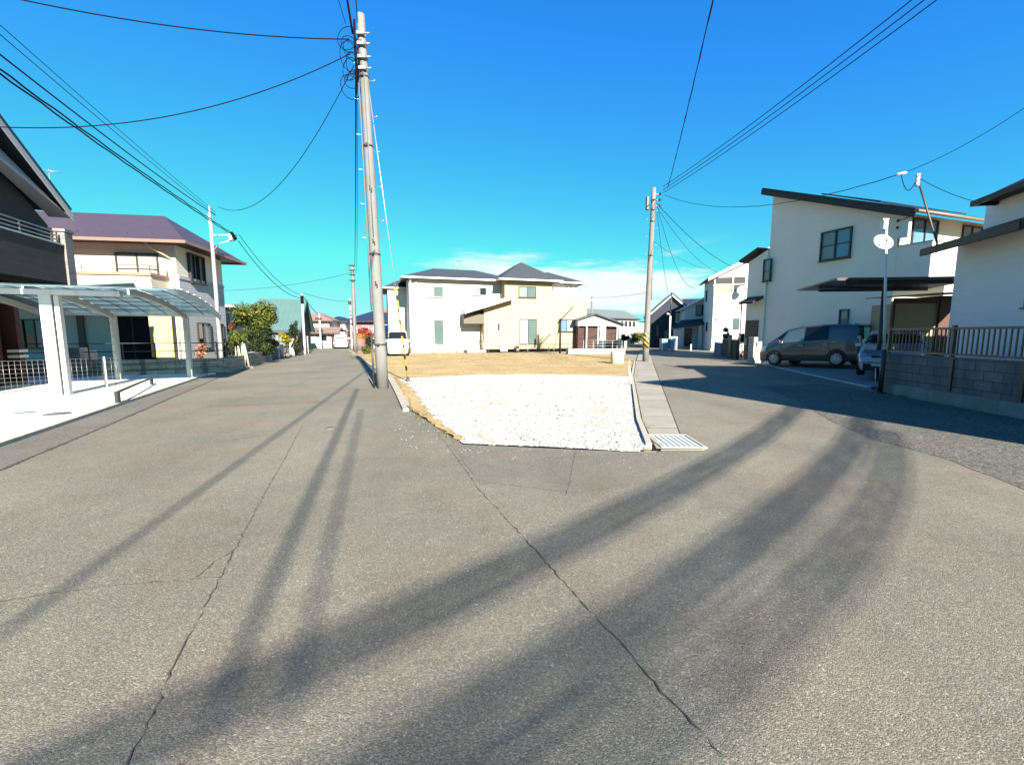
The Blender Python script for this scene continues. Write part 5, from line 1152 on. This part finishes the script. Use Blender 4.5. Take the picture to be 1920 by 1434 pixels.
# ------------------------------------------------------------------ vehicles
def lerp_tab(tab, x):
    if x <= tab[0][0]: return tab[0][1]
    for (a, b), (c, d) in zip(tab[:-1], tab[1:]):
        if x <= c:
            t = (x-a)/(c-a); return b+(d-b)*t
    return tab[-1][1]
def smooth_tab(tab, x, k=.06):
    return sum(lerp_tab(tab, x+o*k) for o in (-1, -.5, 0, .5, 1))/5
def car(fr, L, W, top, belt, paint, wheels, wr, trim, panes, plate, rear=True, rimmat=None, light_h=None, hood_x=9):
    hl = L/2; wb_ = W/2
    def plan(x):
        q = abs(x)/hl; return 1-.13*max(0, (q-.72)/.28)**2.2
    def S(x, t):
        zt = smooth_tab(top, x); zr = zt-.05; zb_ = min(lerp_tab(belt, x), zr-.03); p = plan(x)
        isb = max(0, min(1, (zr-zb_)/.45))
        rw = wb_*(.97-.17*isb)
        P = [(0, wb_*.93, .20), (.12, wb_*.985, .36), (.34, wb_*1.0, .62), (.5, wb_*.965, zb_), (.84, rw, zr), (.9, rw*.86, zt-.015), (1.0, 0, zt)]
        for a, b in zip(P[:-1], P[1:]):
            if t <= b[0]+1e-9:
                f = (t-a[0])/(b[0]-a[0]); return (x, (a[1]+(b[1]-a[1])*f)*p, a[2]+(b[2]-a[2])*f)
    tk = [0, .06, .12, .23, .34, .42, .5, .6, .72, .84, .9, 1.0]
    xs = [-hl+L*i/64 for i in range(65)]
    m = MB(); nT = len(tk); V = []; F = []
    for x in xs:
        ring = [S(x, t) for t in tk]
        V += ring+[(q[0], -q[1], q[2]) for q in reversed(ring[:-1])]
    nR = 2*nT-1
    for i in range(64):
        for k in range(nR-1): F.append((i*nR+k, i*nR+k+1, (i+1)*nR+k+1, (i+1)*nR+k))
        F.append((i*nR+nR-1, i*nR, (i+1)*nR, (i+1)*nR+nR-1))
    F += [tuple(range(nR)), tuple(64*nR+k for k in range(nR))]
    m.add(V, F, 0, True); body = fr.part(m, 'body', paint)
    for p in body.data.polygons:
        if len(p.vertices) > 4: p.use_smooth = False
    def pane(c, mat, side=1, name='window', off=.007, n=6, parent=None):
        m = MB(); V = []; F = []
        for i in range(n+1):
            for j in range(n+1):
                u, v = i/n, j/n
                x = (c[0][0]*(1-u)+c[1][0]*u)*(1-v)+(c[3][0]*(1-u)+c[2][0]*u)*v
                t = (c[0][1]*(1-u)+c[1][1]*u)*(1-v)+(c[3][1]*(1-u)+c[2][1]*u)*v
                q = S(x, t); e1 = Vector(S(x+.01, t))-Vector(S(x-.01, t)); e2 = Vector(S(x, min(1, t+.008)))-Vector(S(x, max(0, t-.008)))
                nn = e1.cross(e2); nn = nn.normalized() if nn.length > 1e-9 else Vector((0, 0, 1))
                if nn.y < 0 or (abs(nn.y) < .05 and nn.z < 0): nn = -nn
                q = Vector(q)+nn*off; V.append((q.x, q.y*side, q.z))
        for i in range(n):
            for j in range(n): F.append((i*(n+1)+j, (i+1)*(n+1)+j, (i+1)*(n+1)+j+1, i*(n+1)+j+1))
        m.add(V, F, 0, True); return m.build(name, mat, parent or fr.o, recalc=False)
    for c, mt in panes:
        for s in (1, -1): pane(c, mt, s)
    # doors: seam lines and handles
    for xd in trim['seams']:
        for s in (1, -1): pane([(xd-.008, .10), (xd+.008, .10), (xd+.008, .5), (xd-.008, .5)], m_black, s, 'door_seam', .003, 4)
    for xd in trim['handles']:
        for s in (1, -1):
            q = S(xd, .45); m = MB(); m.box(q[0]-.09, q[0]+.09, s*q[1]-.012, s*q[1]+.025*s+.012, q[2]-.015, q[2]+.018); fr.part(m, 'door_handle', m_alu)
    for s in (1, -1):
        q = S(trim['mirror'], .52); m = MB(); m.box(q[0]-.06, q[0]+.06, s*(q[1]+.01)-.001, s*(q[1]+.19), q[2]-.0, q[2]+.15) if s > 0 else m.box(q[0]-.06, q[0]+.06, -(q[1]+.19), -(q[1]+.01), q[2], q[2]+.15)
        fr.part(m, 'wing_mirror', paint, bevel=.03)
    rimmat = rimmat or m_alu
    for x in wheels:
        for s in (1, -1):
            y = s*(wb_*plan(x)-.075)
            a = MB(); n = 22
            yo = s*(wb_*plan(x)*1.0+.004)
            V = [(x, yo-.012*s, wr)]+[(x+(wr+.075)*math.cos(math.pi*k/n*1.16-.25), yo, wr+(wr+.075)*math.sin(math.pi*k/n*1.16-.25)) for k in range(n+1)]
            V = [(p_[0], p_[1], max(p_[2], .19)) for p_ in V]
            a.add(V, [(0, k+1, k+2) for k in range(n)]); fr.part(a, 'wheel_arch', m_black, recalc=False)
            def wy(p): return (x+p[0], y+s*p[2], wr+p[1])
            t = MB(lambda a_, b_, c_: wy((a_, b_, c_))); t.lathe([(wr*.66, -.09), (wr*.93, -.1), (wr, -.07), (wr, .07), (wr*.94, .10), (wr*.68, .10), (wr*.66, .06)], 26)
            wo_ = fr.part(t, 'wheel', m_black)
            r_ = MB(lambda a_, b_, c_: wy((a_, b_, c_))); r_.lathe([(wr*.69, .085), (wr*.60, .095), (wr*.56, .05)], 26)
            for k in range(9):
                w_ = 2*math.pi*k/9; ca, sa = math.cos(w_), math.sin(w_)
                def sp(rr, tt): return (rr*ca-tt*sa, rr*sa+tt*ca)
                A_ = [sp(.03, -.022), sp(wr*.6, -.034), sp(wr*.6, .034), sp(.03, .022)]
                r_.add([(p_[0], p_[1], .098) for p_ in A_]+[(p_[0], p_[1], .06) for p_ in A_], [(0, 1, 2, 3), (0, 1, 5, 4), (2, 3, 7, 6)])
            r_.lathe([(0, .105), (.055, .10), (.06, .07)], 14)
            r_.build('rim', rimmat, wo_, recalc=False)
            h_ = MB(lambda a_, b_, c_: wy((a_, b_, c_))); h_.lathe([(0, .045), (wr*.66, .045)], 20); h_.build('brake_disc', m_dkmetal, wo_, recalc=False)
    return S, pane, body, plan
def paint(name, col, metal=.55):
    return M(name, col, .32, .06, 1.0, metal=metal, spec=.5, coat=.6)
m_lamp = M('lamp_clear', (.62, .64, .66), .12, .1, 20, spec=.8)
m_red = M('tail_red', (.32, .015, .015), .2, .1, 10, spec=.7)

fwx, fwy = 12.35, 20.0; rwx, rwy = 13.45, 17.65
hd = math.degrees(math.atan2(fwx-rwx, fwy-rwy))
cxv, cyv = (fwx+rwx)/2+.72*math.cos(R(hd)), (fwy+rwy)/2-.72*math.sin(R(hd))
VAN = Fr('grey_minivan', 'dark grey minivan parked in the shade beside the pale mono-pitch house, nose to the left', 'van', cxv, cyv, hd, .16)
VAN.o.rotation_euler[1] = R(2.9)
m_vp = paint('graphite_paint', (.075, .074, .080)); m_vg = glassy('van_glass', (.010, .011, .013), .08, .3); m_vgl = glassy('van_front_glass', (.10, .15, .16), .03, .8)
S, pane, body, plan = car(VAN, 4.15, 1.62, [(-2.08, 1.52), (-1.98, 1.66), (-1.6, 1.74), (-.6, 1.775), (.2, 1.74), (.80, 1.63), (1.50, 1.14), (1.68, 1.04), (1.94, .92), (2.04, .80), (2.08, .62)],
    [(-2.1, 1.12), (-1.2, 1.06), (.2, 1.00), (1.3, .97)], m_vp, (-1.32, 1.30), .315, dict(seams=(.98, -.02, -1.02), handles=(.10, -.90), mirror=1.02),
    [([(.0, .53), (1.12, .53), (.72, .80), (.0, .82)], m_vgl), ([(-.98, .53), (-.06, .53), (-.06, .82), (-.98, .82)], m_vg), ([(1.06, .62), (.76, .86), (.76, 1.0), (1.30, 1.0)], m_vg), ([(-.06, .53), (.0, .53), (.0, .82), (-.06, .82)], m_black)], None)
m = MB(); m.box(-2.115, -2.078, -.60, .60, 1.08, 1.56); rw = VAN.part(m, 'rear_window', m_vg)
m = MB(); m.prism([(-2.30, 1.62), (-1.85, 1.73), (-1.85, 1.66), (-2.28, 1.58)], 'y', -.60, .60); VAN.part(m, 'roof_spoiler', m_vp)
for s in (1, -1):
    m = MB(); m.box(-2.11, -1.98, s*.60-.09, s*.60+.09, .78, 1.22); VAN.part(m, 'tail_light', M('tail_clear', (.34, .33, .35), .15, .3, 6, spec=.7), bevel=.03)
    pane([(1.78, .36), (2.0, .36), (1.93, .50), (1.62, .50)], m_lamp, s, 'headlight', .012)
m = MB(); m.box(-2.105, -2.078, -.17, .17, .80, .97); VAN.part(m, 'number_plate', M('plate_yellow', (.62, .46, .04), .5, .08))
m = MB(); m.box(-2.13, -2.0, -.72, .72, .24, .52); VAN.part(m, 'rear_bumper', m_vp, bevel=.04)
m = MB(); m.box(-1.0, .95, .775, .80, .21, .30); VAN.part(m, 'sill_trim', m_black)

m_cg = glassy('shaded_glass', (.010, .011, .012), .35, .12)
CAR = Fr('silver_car', 'silver-blue small car with its nose showing behind the end of the block wall', 'car', 12.85, 14.40, 225, .20)
m_sp = paint('silver_blue_paint', (.22, .26, .33), .5)
S, pane, body, plan = car(CAR, 3.5, 1.55, [(-1.75, 1.25), (-1.6, 1.45), (-.8, 1.52), (.0, 1.48), (.35, 1.38), (.95, 1.02), (1.2, .95), (1.55, .84), (1.7, .70), (1.75, .58)],
    [(-1.8, .98), (.9, .90)], m_sp, (-1.15, 1.10), .29, dict(seams=(.75, -.2), handles=(-.1, -1.0), mirror=.75),
    [([(-.15, .53), (.8, .53), (.4, .80), (-.15, .82)], m_cg), ([(-1.3, .53), (-.22, .53), (-.22, .82), (-1.2, .82)], m_cg), ([(.78, .62), (.42, .86), (.42, 1.0), (.92, 1.0)], m_cg)], None)
for s in (1, -1):
    h_ = pane([(1.50, .36), (1.74, .36), (1.68, .50), (1.36, .50)], m_lamp, s, 'headlight', .012)
    m = MB(); m.ball((1.66, s*.56, .69), (.06, .05, .05), 10); m.build('bulb_ring', m_alu, h_)
    m = MB(); m.box(1.70, 1.765, s*.50-.1, s*.50+.1, .30, .42); CAR.part(m, 'fog_light', m_black)
m = MB(); m.box(1.70, 1.772, -.40, .40, .60, .67); CAR.part(m, 'grille', m_black)
m = MB(); m.box(1.60, 1.785, -.60, .60, .20, .34); CAR.part(m, 'lower_grille', m_black, bevel=.02)
m = MB(); m.box(1.62, 1.80, -.66, .66, .44, .56); CAR.part(m, 'bumper', m_sp, bevel=.04)
m = MB(); m.box(1.803, 1.815, -.165, .165, .37, .535); CAR.part(m, 'number_plate', M('plate_white', (.42, .45, .48), .5, .05))

def small_van(name, label, x, y, hd, L=3.3, H=1.85):
    F_ = Fr(name, label, 'van', x, y, hd)
    car(F_, L, 1.47, [(-L/2, H-.16), (-L/2+.1, H-.03), (0, H), (L/2-.55, H-.05), (L/2-.25, 1.15), (L/2-.03, 1.0), (L/2, .6)], [(-2, 1.02), (2, .98)], M('white_paint', (.66, .67, .67), .3, .03, 1, coat=.5), (-L/2+.5, L/2-.5), .27,
        dict(seams=(L/2-.55, 0), handles=(L/2-1.2,), mirror=L/2-.35), [([(.1, .53), (L/2-.34, .53), (L/2-.52, .82), (.1, .82)], m_vg), ([(-L/2+.2, .53), (.0, .53), (0, .82), (-L/2+.2, .82)], m_vg), ([(L/2-.30, .62), (L/2-.5, .86), (L/2-.5, 1.0), (L/2-.27, 1.0)], m_vg)], None)
    m = MB(); m.box(-L/2-.02, -L/2+.02, -.55, .55, 1.08, H-.25); F_.part(m, 'rear_window', m_gl_green)
    m = MB(); m.box(-L/2-.03, -L/2+.02, -.16, .16, .62, .78); F_.part(m, 'number_plate', M('plate_yellow', (1, 1, 1)))
    for s in (1, -1): m = MB(); m.box(-L/2-.02, -L/2+.05, s*.62-.06, s*.62+.06, .7, 1.05); F_.part(m, 'tail_light', m_red)
    return F_
small_van('white_minivan', 'white van parked at the lot corner behind the big concrete pole', at(741, 650, 30.5).x, 31.2, 165)
small_van('white_minivan', 'white van seen from behind at the far end of the left street', at(647, 650, 47).x-.2, 46.5, -20, 3.2, 1.5)

# ------------------------------------------------------------------ poles
def upole(name, label, x, y, h, r0, r1, mat, cat='utility pole', steps=None, bands=(), lean=0):
    P = Fr(name, label, cat, x, y, 90)
    m = MB(); N_ = 10; m.tube([(lean*i/N_, 0, -.05+(h+.05)*i/N_) for i in range(N_+1)], [r0+(r1-r0)*i/N_ for i in range(N_+1)], 20); P.part(m, 'shaft', mat)
    if steps:
        m = MB(); z = steps[0]; k = 0
        while z < h-.9:
            r = r0+(r1-r0)*z/h; s = 1 if k % 2 else -1; xx = lean*z/h
            m.tube([(xx+s*r*.9, .0, z), (xx+s*(r+.16), -.02, z), (xx+s*(r+.17), -.02, z+.03)], .011, 5); z += steps[1]; k += 1
        P.part(m, 'climbing_step', m_alu)
    for z in bands:
        r = r0+(r1-r0)*z/h; xx = lean*z/h; m = MB(); m.lathe([(r+.002, -.02), (r+.014, -.02), (r+.014, .02), (r+.002, .02)], 20, 0, (xx, 0, z)); m.box(xx-.03, xx+.03, -r-.06, -r-.005, z-.03, z+.03); P.part(m, 'band', m_dkmetal)
    return P
LPx, LPy = G(716, 728)
LPO = upole('concrete_pole', 'big concrete utility pole at the tip of the gravel lot, cable loops at its top', LPx, LPy+.1, 9.88, .165, .10, m_polec, steps=(4.2, .45), bands=(6.6, 3.75, 1.25, 8.35, 8.8, 9.15), lean=-.25)
LN = lambda x, y, z: (x-.25*z/9.75, y, z)
for k, z in enumerate((9.35, 9.1, 8.78, 8.5)):
    m = MB(LN)
    m.box(-.085, .11, -.175, -.105, z-.035, z+.04); m.tube([(.09, -.13, z), (.24, -.10, z+.02)], .022, 6)
    LPO.part(m, 'bracket', M('dull_galvanised', (.24, .25, .25), .5, .2, 8, metal=.4))
m = MB(LN); rnd = random.Random(77)
for k in range(9):      # slack cable loops
    z = 9.25-.15*k; rr = rnd.uniform(.14, .30); cx_ = -.16-rr*rnd.uniform(.55, .9)
    m.tube([(cx_+rr*math.cos(a_/16*6.283), -.1+.12*math.sin(a_/16*6.283+k), z+rr*1.35*math.sin(a_/16*6.283)) for a_ in range(17)], .009, 5)
m.tube([(-.14, -.1, 9.7), (-.16, -.12, 9.0), (-.14, -.13, 8.4), (-.2, -.1, 7.9)], .03, 6); m.tube([(-.1, -.15, 9.2), (-.05, -.16, 8.7), (-.12, -.15, 8.2)], .02, 6)
LPO.part(m, 'cable_loop', m_cable)
m = MB(LN); m.tube([(-.09-.075*(1-z/9.7)-.02, -.09, z) for z in (8.4, 6, 4, 2.2)], .017, 6); m.tube([(.04, -.135-.05*(1-z/9.7), z) for z in (8.4, 6, 4.2)], .012, 5); LPO.part(m, 'riser_cable', M('grey_cable', (.10, .10, .10), .6, .1))
m = MB(LN); m.tube([(-.235, -.05, 0), (-.225, -.05, 1.5)], .028, 8); LPO.part(m, 'ground_pipe', m_dkmetal)
m = MB(LN)
for z in (5.5, 4.1, 2.95):
    r = .168-.063*z/9.75; m.box(-.012+.02, .012+.02, -r-.03, -r+.005, z-.06, z+.05); m.box(.045, .07, -r-.03, -r+.005, z-.12, z-.02)
LPO.part(m, 'hook', m_dkmetal)
m_str = stripes('warning_stripes', (.70, .50, .02), (.015, .015, .015), .30, .5, .55)
RPx, RPy = G(1210, 678)
RPO = upole('concrete_pole', 'concrete utility pole with yellow and black band beside the right road', RPx, RPy, 9.35, .175, .11, m_polec, steps=(3.2, .45), bands=(7.6, 5.8, 8.2, 8.7), lean=.13)
m = MB(); m.lathe([(.176, 0), (.178, .0), (.172, .85), (.170, .85)], 24, 0, (0, 0, .75)); RPO.part(m, 'warning_band', stripes('warning_band_stripes', (.42, .33, .05), (.02, .02, .02), .26, 1.0, .5))
m = MB()
for z in (9.0, 8.7, 8.4): m.box(.05, .46, -.06, 0, z-.03, z+.03); 
RPO.part(m, 'bracket', m_dkmetal)
for z in (9.0, 8.7, 8.4): m = MB(); m.lathe([(0, .06), (.05, .06), (.07, 0), (.05, -.06), (0, -.06)], 12, 0, (.46, -.03, z+.02)); RPO.part(m, 'insulator', m_black)
m = MB(); m.box(-.26, -.12, -.1, .1, 8.2, 8.9); RPO.part(m, 'junction_box', m_dkmetal, bevel=.02)
m = MB(); m.tube([(.13, -.08, 8.3), (.17, -.1, 5), (.18, -.1, 3.4)], .02, 6); RPO.part(m, 'riser_cable', M('grey_cable', (1, 1, 1)))
sx_, sy_ = at(414, 660, 20.9).xy
SPO = upole('steel_pole', 'pale steel lamp and cable pole with side arms in front of the cream house', sx_, sy_, at(404, 412, 20.9).z, .095, .075, m_steelpole, lean=-.02)
zt_ = at(404, 412, 20.9).z
m = MB(); m.tube([(-.02, 0, zt_-.1), (-.02, 0, zt_+.62)], .04, 8); m.tube([(-.02, 0, zt_-.05), (-.12, 0, zt_+.25)], .015, 5); SPO.part(m, 'top_mast', m_steelpole)
za = at(430, 441, 20.9).z
m = MB(); m.box(-.02, 1.0, -.03, .03, za-.03, za+.03); m.tube([(0, 0, za-.75), (.35, 0, za-.38), (.98, 0, za-.22)], .028, 7); m.box(.86, 1.02, -.12, .12, za-.25, za+.05); SPO.part(m, 'side_arm', m_steelpole)
m = MB(); m.tube([(1.0, -.1, za+.1), (1.18, -.1, za-.22)], .07, 9); SPO.part(m, 'cable_closure', m_cable)
tx, ty = G(567, 664); TPO = upole('slender_pole', 'slender white telephone pole at the left edge of the left street', tx+.35, ty-.3, at(566, 552, ty).z, .085, .06, M('white_pole', (.56, .56, .53), .7, .08, 3, stain=.2))
m = MB(); m.lathe([(.07, 0), (.11, .1), (.11, .55), (.07, .65)], 10, 0, (0, 0, at(566, 552, ty).z-.75)); TPO.part(m, 'cable_clamp', m_cable)
fx, fy = G(667, 658); FPO = upole('far_pole', 'tall concrete pole at the right edge of the left street, far down', fx, fy, at(665, 496, fy).z, .19, .12, m_polec, bands=(7.0, 6.2))
m = MB()
for z in (7.6, 7.2, 6.8, 6.3): m.box(-.28, .28, -.18, -.1, z-.05, z+.05)
FPO.part(m, 'bracket', m_dkmetal)
p = at(660, 655, 45.5); PPO = upole('thin_pole', 'thin pinkish pole just left of the tall far pole', p.x, 45.5, at(659, 560, 45.5).z, .10, .07, M('pink_pole', (.46, .36, .32), .8, .1, 3)); m = MB(); m.box(-.15, .15, -.13, -.08, 4.6, 5.0); PPO.part(m, 'clamp', m_dkmetal)
p = at(602, 655, 44.6); PPO = upole('thin_pole', 'thin white pole in front of the pink-roofed house', p.x, 44.6, at(601, 588, 44.6).z, .09, .07, M('white_pole', (1, 1, 1))); m = MB(); m.box(-.4, .25, -.12, -.07, 3.0, 3.2); PPO.part(m, 'clamp', m_dkmetal)
p = at(1108, 655, 52); PPO = upole('thin_pole', 'thin grey pole rising behind the white gabled garage', p.x, 52, at(1107, 556, 52).z, .13, .1, m_polec); m = MB(); m.box(-.7, .7, -.15, -.08, 5.5, 5.62); PPO.part(m, 'crossarm', m_alu)
# guy wires with striped guards
def guy(label, foot, top_, guard, wire_r=.011):
    f = Vector((foot[0], foot[1], .02)); t = Vector(top_); o = Fr('guy_wire', label, 'guy wire', f.x, f.y, 90, f.z)
    d = t-f; m = MB(); m.tube([(0, 0, 0), tuple(d)], wire_r, 6); o.part(m, 'wire', m_alu)
    e = d.normalized(); m = MB(); m.tube([tuple(e*.15), tuple(e*guard)], .03, 10); o.part(m, 'guard', stripes('guard_stripes', (.72, .52, .02), (.012, .012, .012), .36, .2, .42))
    m = MB(); m.lathe([(.06, -.02), (.05, .12), (0, .14)], 8); o.part(m, 'anchor', m_dkmetal)
fg = G(765, 716)
guy('guy wire with tall yellow and black guard, anchored in the gravel beside the big pole', fg, (LPx-.13, LPy, 8.6), 3.0)
fg2 = (LPx-.38, LPy+1.0)
guy('guy wire with short yellow and black guard, left of the big concrete pole', fg2, (LPx-.3, LPy+.1, 8.2), 1.35)

# ------------------------------------------------------------------ cables
def cable(label, p, q, sag, r=.014, group=None, n=28, ext=1.0, wob=0, seed=0, many=1, name='overhead_cable', spread=.1):
    p, q = Vector(p), Vector(q); q = p+(q-p)*ext
    rnd = random.Random(seed); m = MB()
    for k in range(many):
        ph = rnd.uniform(0, 6); dz = -spread*k; P = []
        dyn = rnd.uniform(.6, 1.3)
        for i in range(n+1):
            t = i/n; c = p.lerp(q, t); c.z -= 4*sag*t*(1-t); c.z += dz+wob*math.sin(t*n*1.9*dyn+ph); c.x += wob*.5*math.cos(t*n*1.7*dyn+ph); P.append(c)
        m.tube([tuple(c-p) for c in P], r if name == 'cable_bundle' or 'shadow' in label else r*.8, 6)
    o = m.build(name, m_cable); o.location = p; tag(o, label, 'cable', group); return o
SP = lambda u, v, Y=20.7: at(u, v, Y)
gl = 'cables running over the left side of the picture'
cable('thick black cable from the steel pole top, just above the lashed bundle', SP(404, 404), atz(0, 80, 7.0), .25, .020, gl, ext=1.6)
cable('lashed cable bundle from the steel pole side arm, lowest of the left cables', SP(444, 443), atz(0, 110, 6.1), .2, .020, gl, ext=1.6, n=60, wob=.010, many=2, seed=3, spread=.07)
cable('thin wire from the steel pole to the left edge, topmost of the left cables', SP(404, 398), atz(0, 36, 7.2), .12, .009, gl, ext=1.6)
cable('thin wire from the steel pole to the left edge, second from the top', SP(403, 402), atz(0, 54, 7.1), .12, .010, gl, ext=1.6)
LT = lambda u, v: at(u, v, LPy)
cable('dark cable from the looped top of the big pole to the upper left corner', LT(655, 74), atz(150, -2, 9.0), .3, .016, gl, ext=1.5)
cable('sagging cable from the big pole to the left edge above the dark gable', LT(657, 101), atz(-40, 236, 6.3), .62, .014, gl)
cable('sagging cable from the big pole down to the steel pole top', LT(664, 122), at(409, 388, 20.8), 1.35, .013, gl)
cable('cable running from the big pole away to the tall far pole', LT(667, 110), at(665, 500, fy), .5, .022, gl)
cable('second cable from the big pole away to the tall far pole, lower', LT(669, 120), at(668, 512, fy), .9, .014, gl)
cable('upper cable from the steel pole to the slender pole', SP(448, 440), at(566, 553, ty), .55, .018, gl); cable('lower cable from the steel pole to the slender pole', SP(447, 452), at(566, 559, ty), .62, .022, gl)
cable('short cable from the slender pole down to the thin white pole', at(568, 555, ty), at(602, 594, 44.6), .15, .03, gl)
cable('faint wire from the tall far pole to the left behind the cream house', at(664, 510, fy), at(400, 545, 40), .4, .016, gl); cable('faint wire from the slender pole to the thin pinkish pole', at(568, 549, ty), at(659, 565, 45.5), .2, .016, gl)
# overhead at the big pole, towards the photographer
go = 'cables passing overhead from the big pole'
cable('thick black bundle rising from the left of the big pole top out of the picture', LT(661, 60), atz(651, -2, 9.9), .0, .028, go, ext=9, many=2, spread=.06)
cable('single dark wire rising from the big pole top out of the picture', LT(670, 40), atz(667.5, -2, 10.0), .0, .014, go, ext=9)
cable('thin dotted wire rising left of the big pole top out of the picture', LT(648, 45), atz(634, -2, 9.6), .0, .009, go, ext=9)
SDX, SDY = math.sin(R(SUN_AZ))/math.tan(R(SUN_EL)), math.cos(R(SUN_AZ))/math.tan(R(SUN_EL))
def over(u, v, h):    # the point at height h whose shadow falls on the road at that spot of the photograph
    x, y = G(u, v); return Vector((x+SDX*h, y+SDY*h, h))
cable('wire overhead whose shadow runs along the left lane to the lower left', over(0, 1190, 8.0), over(690, 692, 8.6), .0, .024, go)  # three unseen wires placed for their road shadows, not joined to the pole
cable('wire overhead whose soft shadow starts at the foot of the big pole', over(420, 1290, 8.4), over(660, 750, 8.4), .0, .024, go, ext=1.25, many=2, spread=.07)
cable('thin wire overhead with the faintest shadow right of the big pole foot shadow', over(545, 1330, 8.4), over(672, 790, 8.4), .0, .02, go, ext=1.2)
gs = 'cable bundles crossing behind the photographer'
def bundle(label, a, b, h, many, r, sag, seed, ext=1.0, spread=.06):
    p = over(*a, h); q = over(*b, h); d = q-p; e_ = .9*ext; t_ = e_/(1+2*e_); up = Vector((0, 0, 4*sag*t_*(1-t_)))
    return cable(label, p-d*e_+up, q+d*e_+up, sag, r, gs, 60, 1, .006, seed, many, 'cable_bundle', spread)
bundle('bundle of cables overhead throwing the upper soft shadow band across the junction', (1480, 758), (620, 1180), 6.2, 4, .0155, .8, 1, .75)
bundle('bundle of cables overhead throwing the middle soft shadow band', (1595, 790), (700, 1390), 6.5, 4, .0165, .7, 2, .7)
bundle('bundle of cables overhead throwing the lowest soft shadow band', (1640, 850), (1120, 1320), 6.1, 4, .0125, .3, 4, .35)
# right side
gr = 'wires over the right side of the picture'
for k, (u0, v0, u1, w_) in enumerate(((1243, 350, 1668, 'left'), (1243, 356, 1690, 'middle'), (1243, 362, 1712, 'right'))):
    cable(w_+' wire of the three parallel wires from the right pole to the top edge', at(u0, v0, RPy), atz(u1, -2, 9.6), .45, .016, gr, ext=1.9)
cable('twisted wire from beside the right pole steeply up to the top edge', at(1252, 352, RPy), atz(1334, -2, 9.4), .25, .015, gr, ext=1.4, n=50, wob=.012, many=2, spread=.03)
cable('drop wire from the right pole sagging past the mono-pitch roof to the white clamp', at(1247, 366, RPy), at(1690, 326, 11.6), .72, .013, gr, n=40, wob=.006)
cable('thin wire from the service mast up to the right edge', at(1690, 326, 11.6), atz(1925, 200, 6.6), .12, .009, gr)
cable('wire from the service mast down to the antenna of the brown roof', at(1722, 333, 11.2), at(1868, 386, 10.4), .1, .009, gr)
cable('looped slack cable between the white clamp and the service mast', at(1690, 328, 11.5), at(1716, 342, 11.2), .28, .011, gr)
m = MB(); m.tube([(-.12, 0, -.02), (.12, 0, .03)], .03, 8); o = m.build('cable_clamp', m_white); o.location = at(1690, 326, 11.55); tag(o, 'white cable clamp hanging in the air left of the service mast', 'clamp')
cable('upper drop wire from the right pole to the balcony house', at(1232, 382, RPy), at(1372, 500, 33), .35, .018, gr); cable('lower drop wire from the right pole to the balcony house gable', at(1232, 388, RPy), at(1350, 512, 33), .6, .013, gr)
cable('deep-sagging wire from the right pole to the side of the balcony house', at(1234, 392, RPy), at(1303, 540, 34), 1.1, .013, gr); cable('wire from the right pole down to the white lamp pole', at(1232, 396, RPy), at(1255, 560, 42.4), .5, .013, gr)
cable('faint level wire left of the right pole to the thin grey pole', at(1216, 548, RPy), at(1108, 557, 52), .15, .013, gr); cable('faint wire from the right pole across to the lamp pole house', at(1222, 450, RPy), at(1330, 505, 40), .3, .01, gr)
